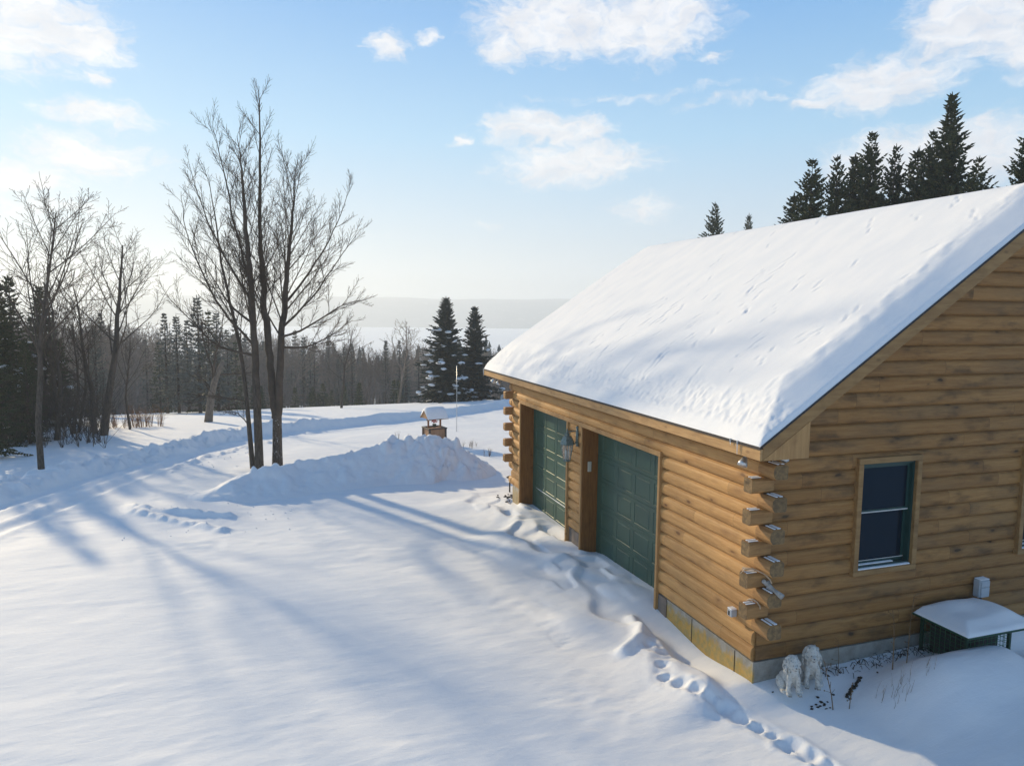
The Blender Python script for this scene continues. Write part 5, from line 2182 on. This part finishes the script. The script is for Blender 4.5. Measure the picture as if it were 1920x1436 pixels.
brush('thicket', fb_, 200, 2.6, M['twig'], 'tangled leafless thicket among the dark spruces on the left', 'thicket', 'stuff', seed=4, thick=.008, spread=.8)
sx, sy = spot(bk(262), 33.0)
brush('russet_shrub', lambda r_: (sx + r_.gauss(0, .42), sy + r_.gauss(0, .42)), 34, 1.0, M['red_brush'], 'russet dry shrub sticking out of the snow near the thick leaning bare tree', 'shrub', seed=5, thick=.007)
sx2, sy2 = spot(bk(205), 32.0)
brush('russet_shrub', lambda r_: (sx2 + r_.gauss(0, .35), sy2 + r_.gauss(0, .35)), 14, .8, M['red_brush'], 'thin dry shrub in the snow just right of the leaning tree trunk', 'shrub', seed=6, thick=.006)
for (u, p, n, lab) in ((902, 25.5, 5, 'cluster of dry weed stalks between the pole and the wishing well roof'), (880, 27.5, 7, 'tuft of dry weeds right of the thin pole'), (747, 29, 3, 'pair of thin dry stalks left of the wishing well'), (842, 26.5, 3, 'dry weed stalk between the wishing well and the thin pole')):
    ax_, ay_ = spot(bk(u), p)
    brush('dry_weeds', lambda r_: (ax_ + r_.gauss(0, .25), ay_ + r_.gauss(0, .25)), n, .33, M['weed'], lab, 'weeds', seed=int(u), thick=.004)


# weeds and debris beside the gable wall
def stem(name, pts, r, label, side=6, seed=1, mat='weed'):
    rnd = random.Random(seed)
    mb = MB(pts[0])
    mb.tube(pts, [r * (1 - .5 * i / (len(pts) - 1)) for i in range(len(pts))], 5)
    for k in range(side):
        f = rnd.uniform(.35, 1) * (len(pts) - 1)
        i = min(int(f), len(pts) - 2)
        q = Vector(pts[i]).lerp(Vector(pts[i + 1]), f - i)
        e_ = q + Vector((rnd.uniform(-.07, .07), rnd.uniform(-.05, .05), rnd.uniform(.0, .07)))
        mb.tube([tuple(q), tuple(e_)], [r * .5, r * .3], 4)
        if rnd.random() < .5: mb.blob(tuple(e_), (.008, .008, .01), 6, 4)
    tag(mb.build(name, M[mat]), label, 'plant stem')


def gp(x, y, dz=0): return (x, y, gz(x, y) + dz)


b0 = gp(1.62, -.62, -.03)
stem('dry_stalk', [b0, (1.64, -.60, b0[2] + .3), (1.62, -.60, b0[2] + .62), (1.60, -.58, b0[2] + .80)], .008, 'tall dark dry stalk with side twigs in the snow before the gable wall', 7, 1)
b0 = gp(1.80, -.66, -.03)
stem('dry_stalk', [b0, (1.88, -.60, b0[2] + .22), (1.98, -.52, b0[2] + .50), (2.06, -.48, b0[2] + .80)], .007, 'long pale stalk with seed heads leaning right before the gable wall', 14, 2)
b0 = gp(.62, -.72, -.03)
stem('dry_stalk', [b0, (.60, -.70, b0[2] + .2), (.56, -.66, b0[2] + .42), (.54, -.62, b0[2] + .6)], .007, 'pale leafy stalk right in front of the stone lions', 12, 3)
b0 = gp(.78, -.80, -.03)
stem('dry_stalk', [b0, (.82, -.77, b0[2] + .12), (.86, -.74, b0[2] + .25)], .006, 'short leaning stalk right of the pale one by the stone lions', 4, 4)
b0 = gp(1.12, -.25, -.02)
stem('dry_stalk', [b0, (1.13, -.24, b0[2] + .25), (1.12, -.22, b0[2] + .5)], .005, 'thin stalk against the gable wall right of the stone lions', 6, 5)
rnd = random.Random(8)
mb = MB()
for k in range(26):
    x, y = rnd.uniform(1.05, 1.75), rnd.uniform(-1.15, -.85)
    z = gz(x, y) - .02
    h_ = rnd.uniform(.1, .28)
    mb.tube([(x, y, z), (x + rnd.uniform(0, .05), y, z + h_ * .6), (x + rnd.uniform(.0, .10), y + rnd.uniform(-.02, .04), z + h_)], [.0028, .0022, .0014], 4)
tag(mb.build('grass_tuft', M['twig_brown']), 'sparse reddish grass stems standing in the shaded snow', 'grass', kind='stuff')
mb = MB()
for k in range(110):
    x, y = rnd.uniform(.95, 3.0), -.10 - abs(rnd.gauss(0, .13))
    z = gz(x, y)
    a_ = rnd.uniform(0, 3.14)
    L = rnd.uniform(.04, .16)
    mb.tube([(x, y, z + rnd.uniform(0, .02)), (x + L * .5 * math.cos(a_), y + L * .5 * math.sin(a_), z + rnd.uniform(.02, .06)), (x + L * math.cos(a_), y + L * math.sin(a_), z + rnd.uniform(0, .03))], [.004, .004, .002], 4)
for k in range(34):
    x, y = rnd.uniform(.1, 1.6), -.08 - abs(rnd.gauss(0, .2))
    if rnd.random() < .4: x, y = rnd.gauss(.55, .12), rnd.gauss(-.62, .06)
    z = gz(x, y)
    mb.blob((x, y, z + .006), (rnd.uniform(.008, .025), rnd.uniform(.008, .025), .008), 6, 4, .6, rnd)
x0_, y0_ = .92, -.62
for k in range(30):
    f = k / 29
    x, y = x0_ + .40 * f, y0_ + .20 * f + rnd.uniform(-.02, .02)
    mb.blob((x, y, gz(x, y) + .012), (rnd.uniform(.015, .03), rnd.uniform(.012, .02), .014), 6, 4, .6, rnd)
tag(mb.build('plant_litter', M['leaf_dark']), 'dark dead leaves and twigs along the foot of the gable wall', 'litter', kind='stuff')
mb = MB()
for k in range(22):
    x, y = rnd.gauss(-.02, .16), rnd.gauss(9.95, .22)
    mb.blob((x, y, gz(x, y) + .01), (rnd.uniform(.02, .05), rnd.uniform(.02, .05), .015), 6, 4, .5, rnd)
tag(mb.build('plant_litter', M['leaf_dark']), 'dark leaf litter showing through snow at the far garage corner', 'litter', kind='stuff')

# clods of snow scattered about
mb = MB()
rnd = random.Random(12)
for k in range(70):
    t_ = rnd.random()
    c_ = rnd.choice([0, 0, 2])
    if c_ == 0: x, y = rnd.uniform(-9.3, -5.4), rnd.uniform(9.0, 11.6)
    elif c_ == 1: x, y = rnd.gauss(-5.0, .5), rnd.gauss(2.6, .8)
    elif c_ == 2: x, y = rnd.uniform(-8.6, -6.4), rnd.uniform(17, 22.5)
    else: x, y = rnd.uniform(-9, 0), rnd.uniform(-.5, 9)
    r_ = rnd.uniform(.006, .018) * (1.5 if c_ == 2 else 1)
    mb.blob((x, y, gz(x, y) + r_ * .3), (r_, r_ * rnd.uniform(.7, 1.2), r_ * .8), 7, 5, .5, rnd)
tag(mb.build('snow_crumbs', M['snow_small'], smooth=True), 'small crumbs of snow scattered over the yard', 'snow crumbs', kind='stuff')

# ------------------------------------------------------------------ haze
hz = MB()
hz.box(-3400, 4200, -300, 4600, -70, 105)
hm = bpy.data.materials.new('winter_haze')
hm.use_nodes = True
nt = hm.node_tree
nt.nodes.clear()
ho = nt.nodes.new('ShaderNodeOutputMaterial')
hv = nt.nodes.new('ShaderNodeVolumePrincipled')
hv.inputs['Color'].default_value = (.86, .93, 1.0, 1)
hv.inputs['Density'].default_value = .00085
hv.inputs['Anisotropy'].default_value = .3
nt.links.new(hv.outputs[0], ho.inputs['Volume'])
o = hz.build('haze', hm)
tag(o, 'thin icy winter haze over the valley and lake', 'haze', kind='stuff')
print('verts', sum(len(m.vertices) for m in bpy.data.meshes), 'objs', len(bpy.data.objects))
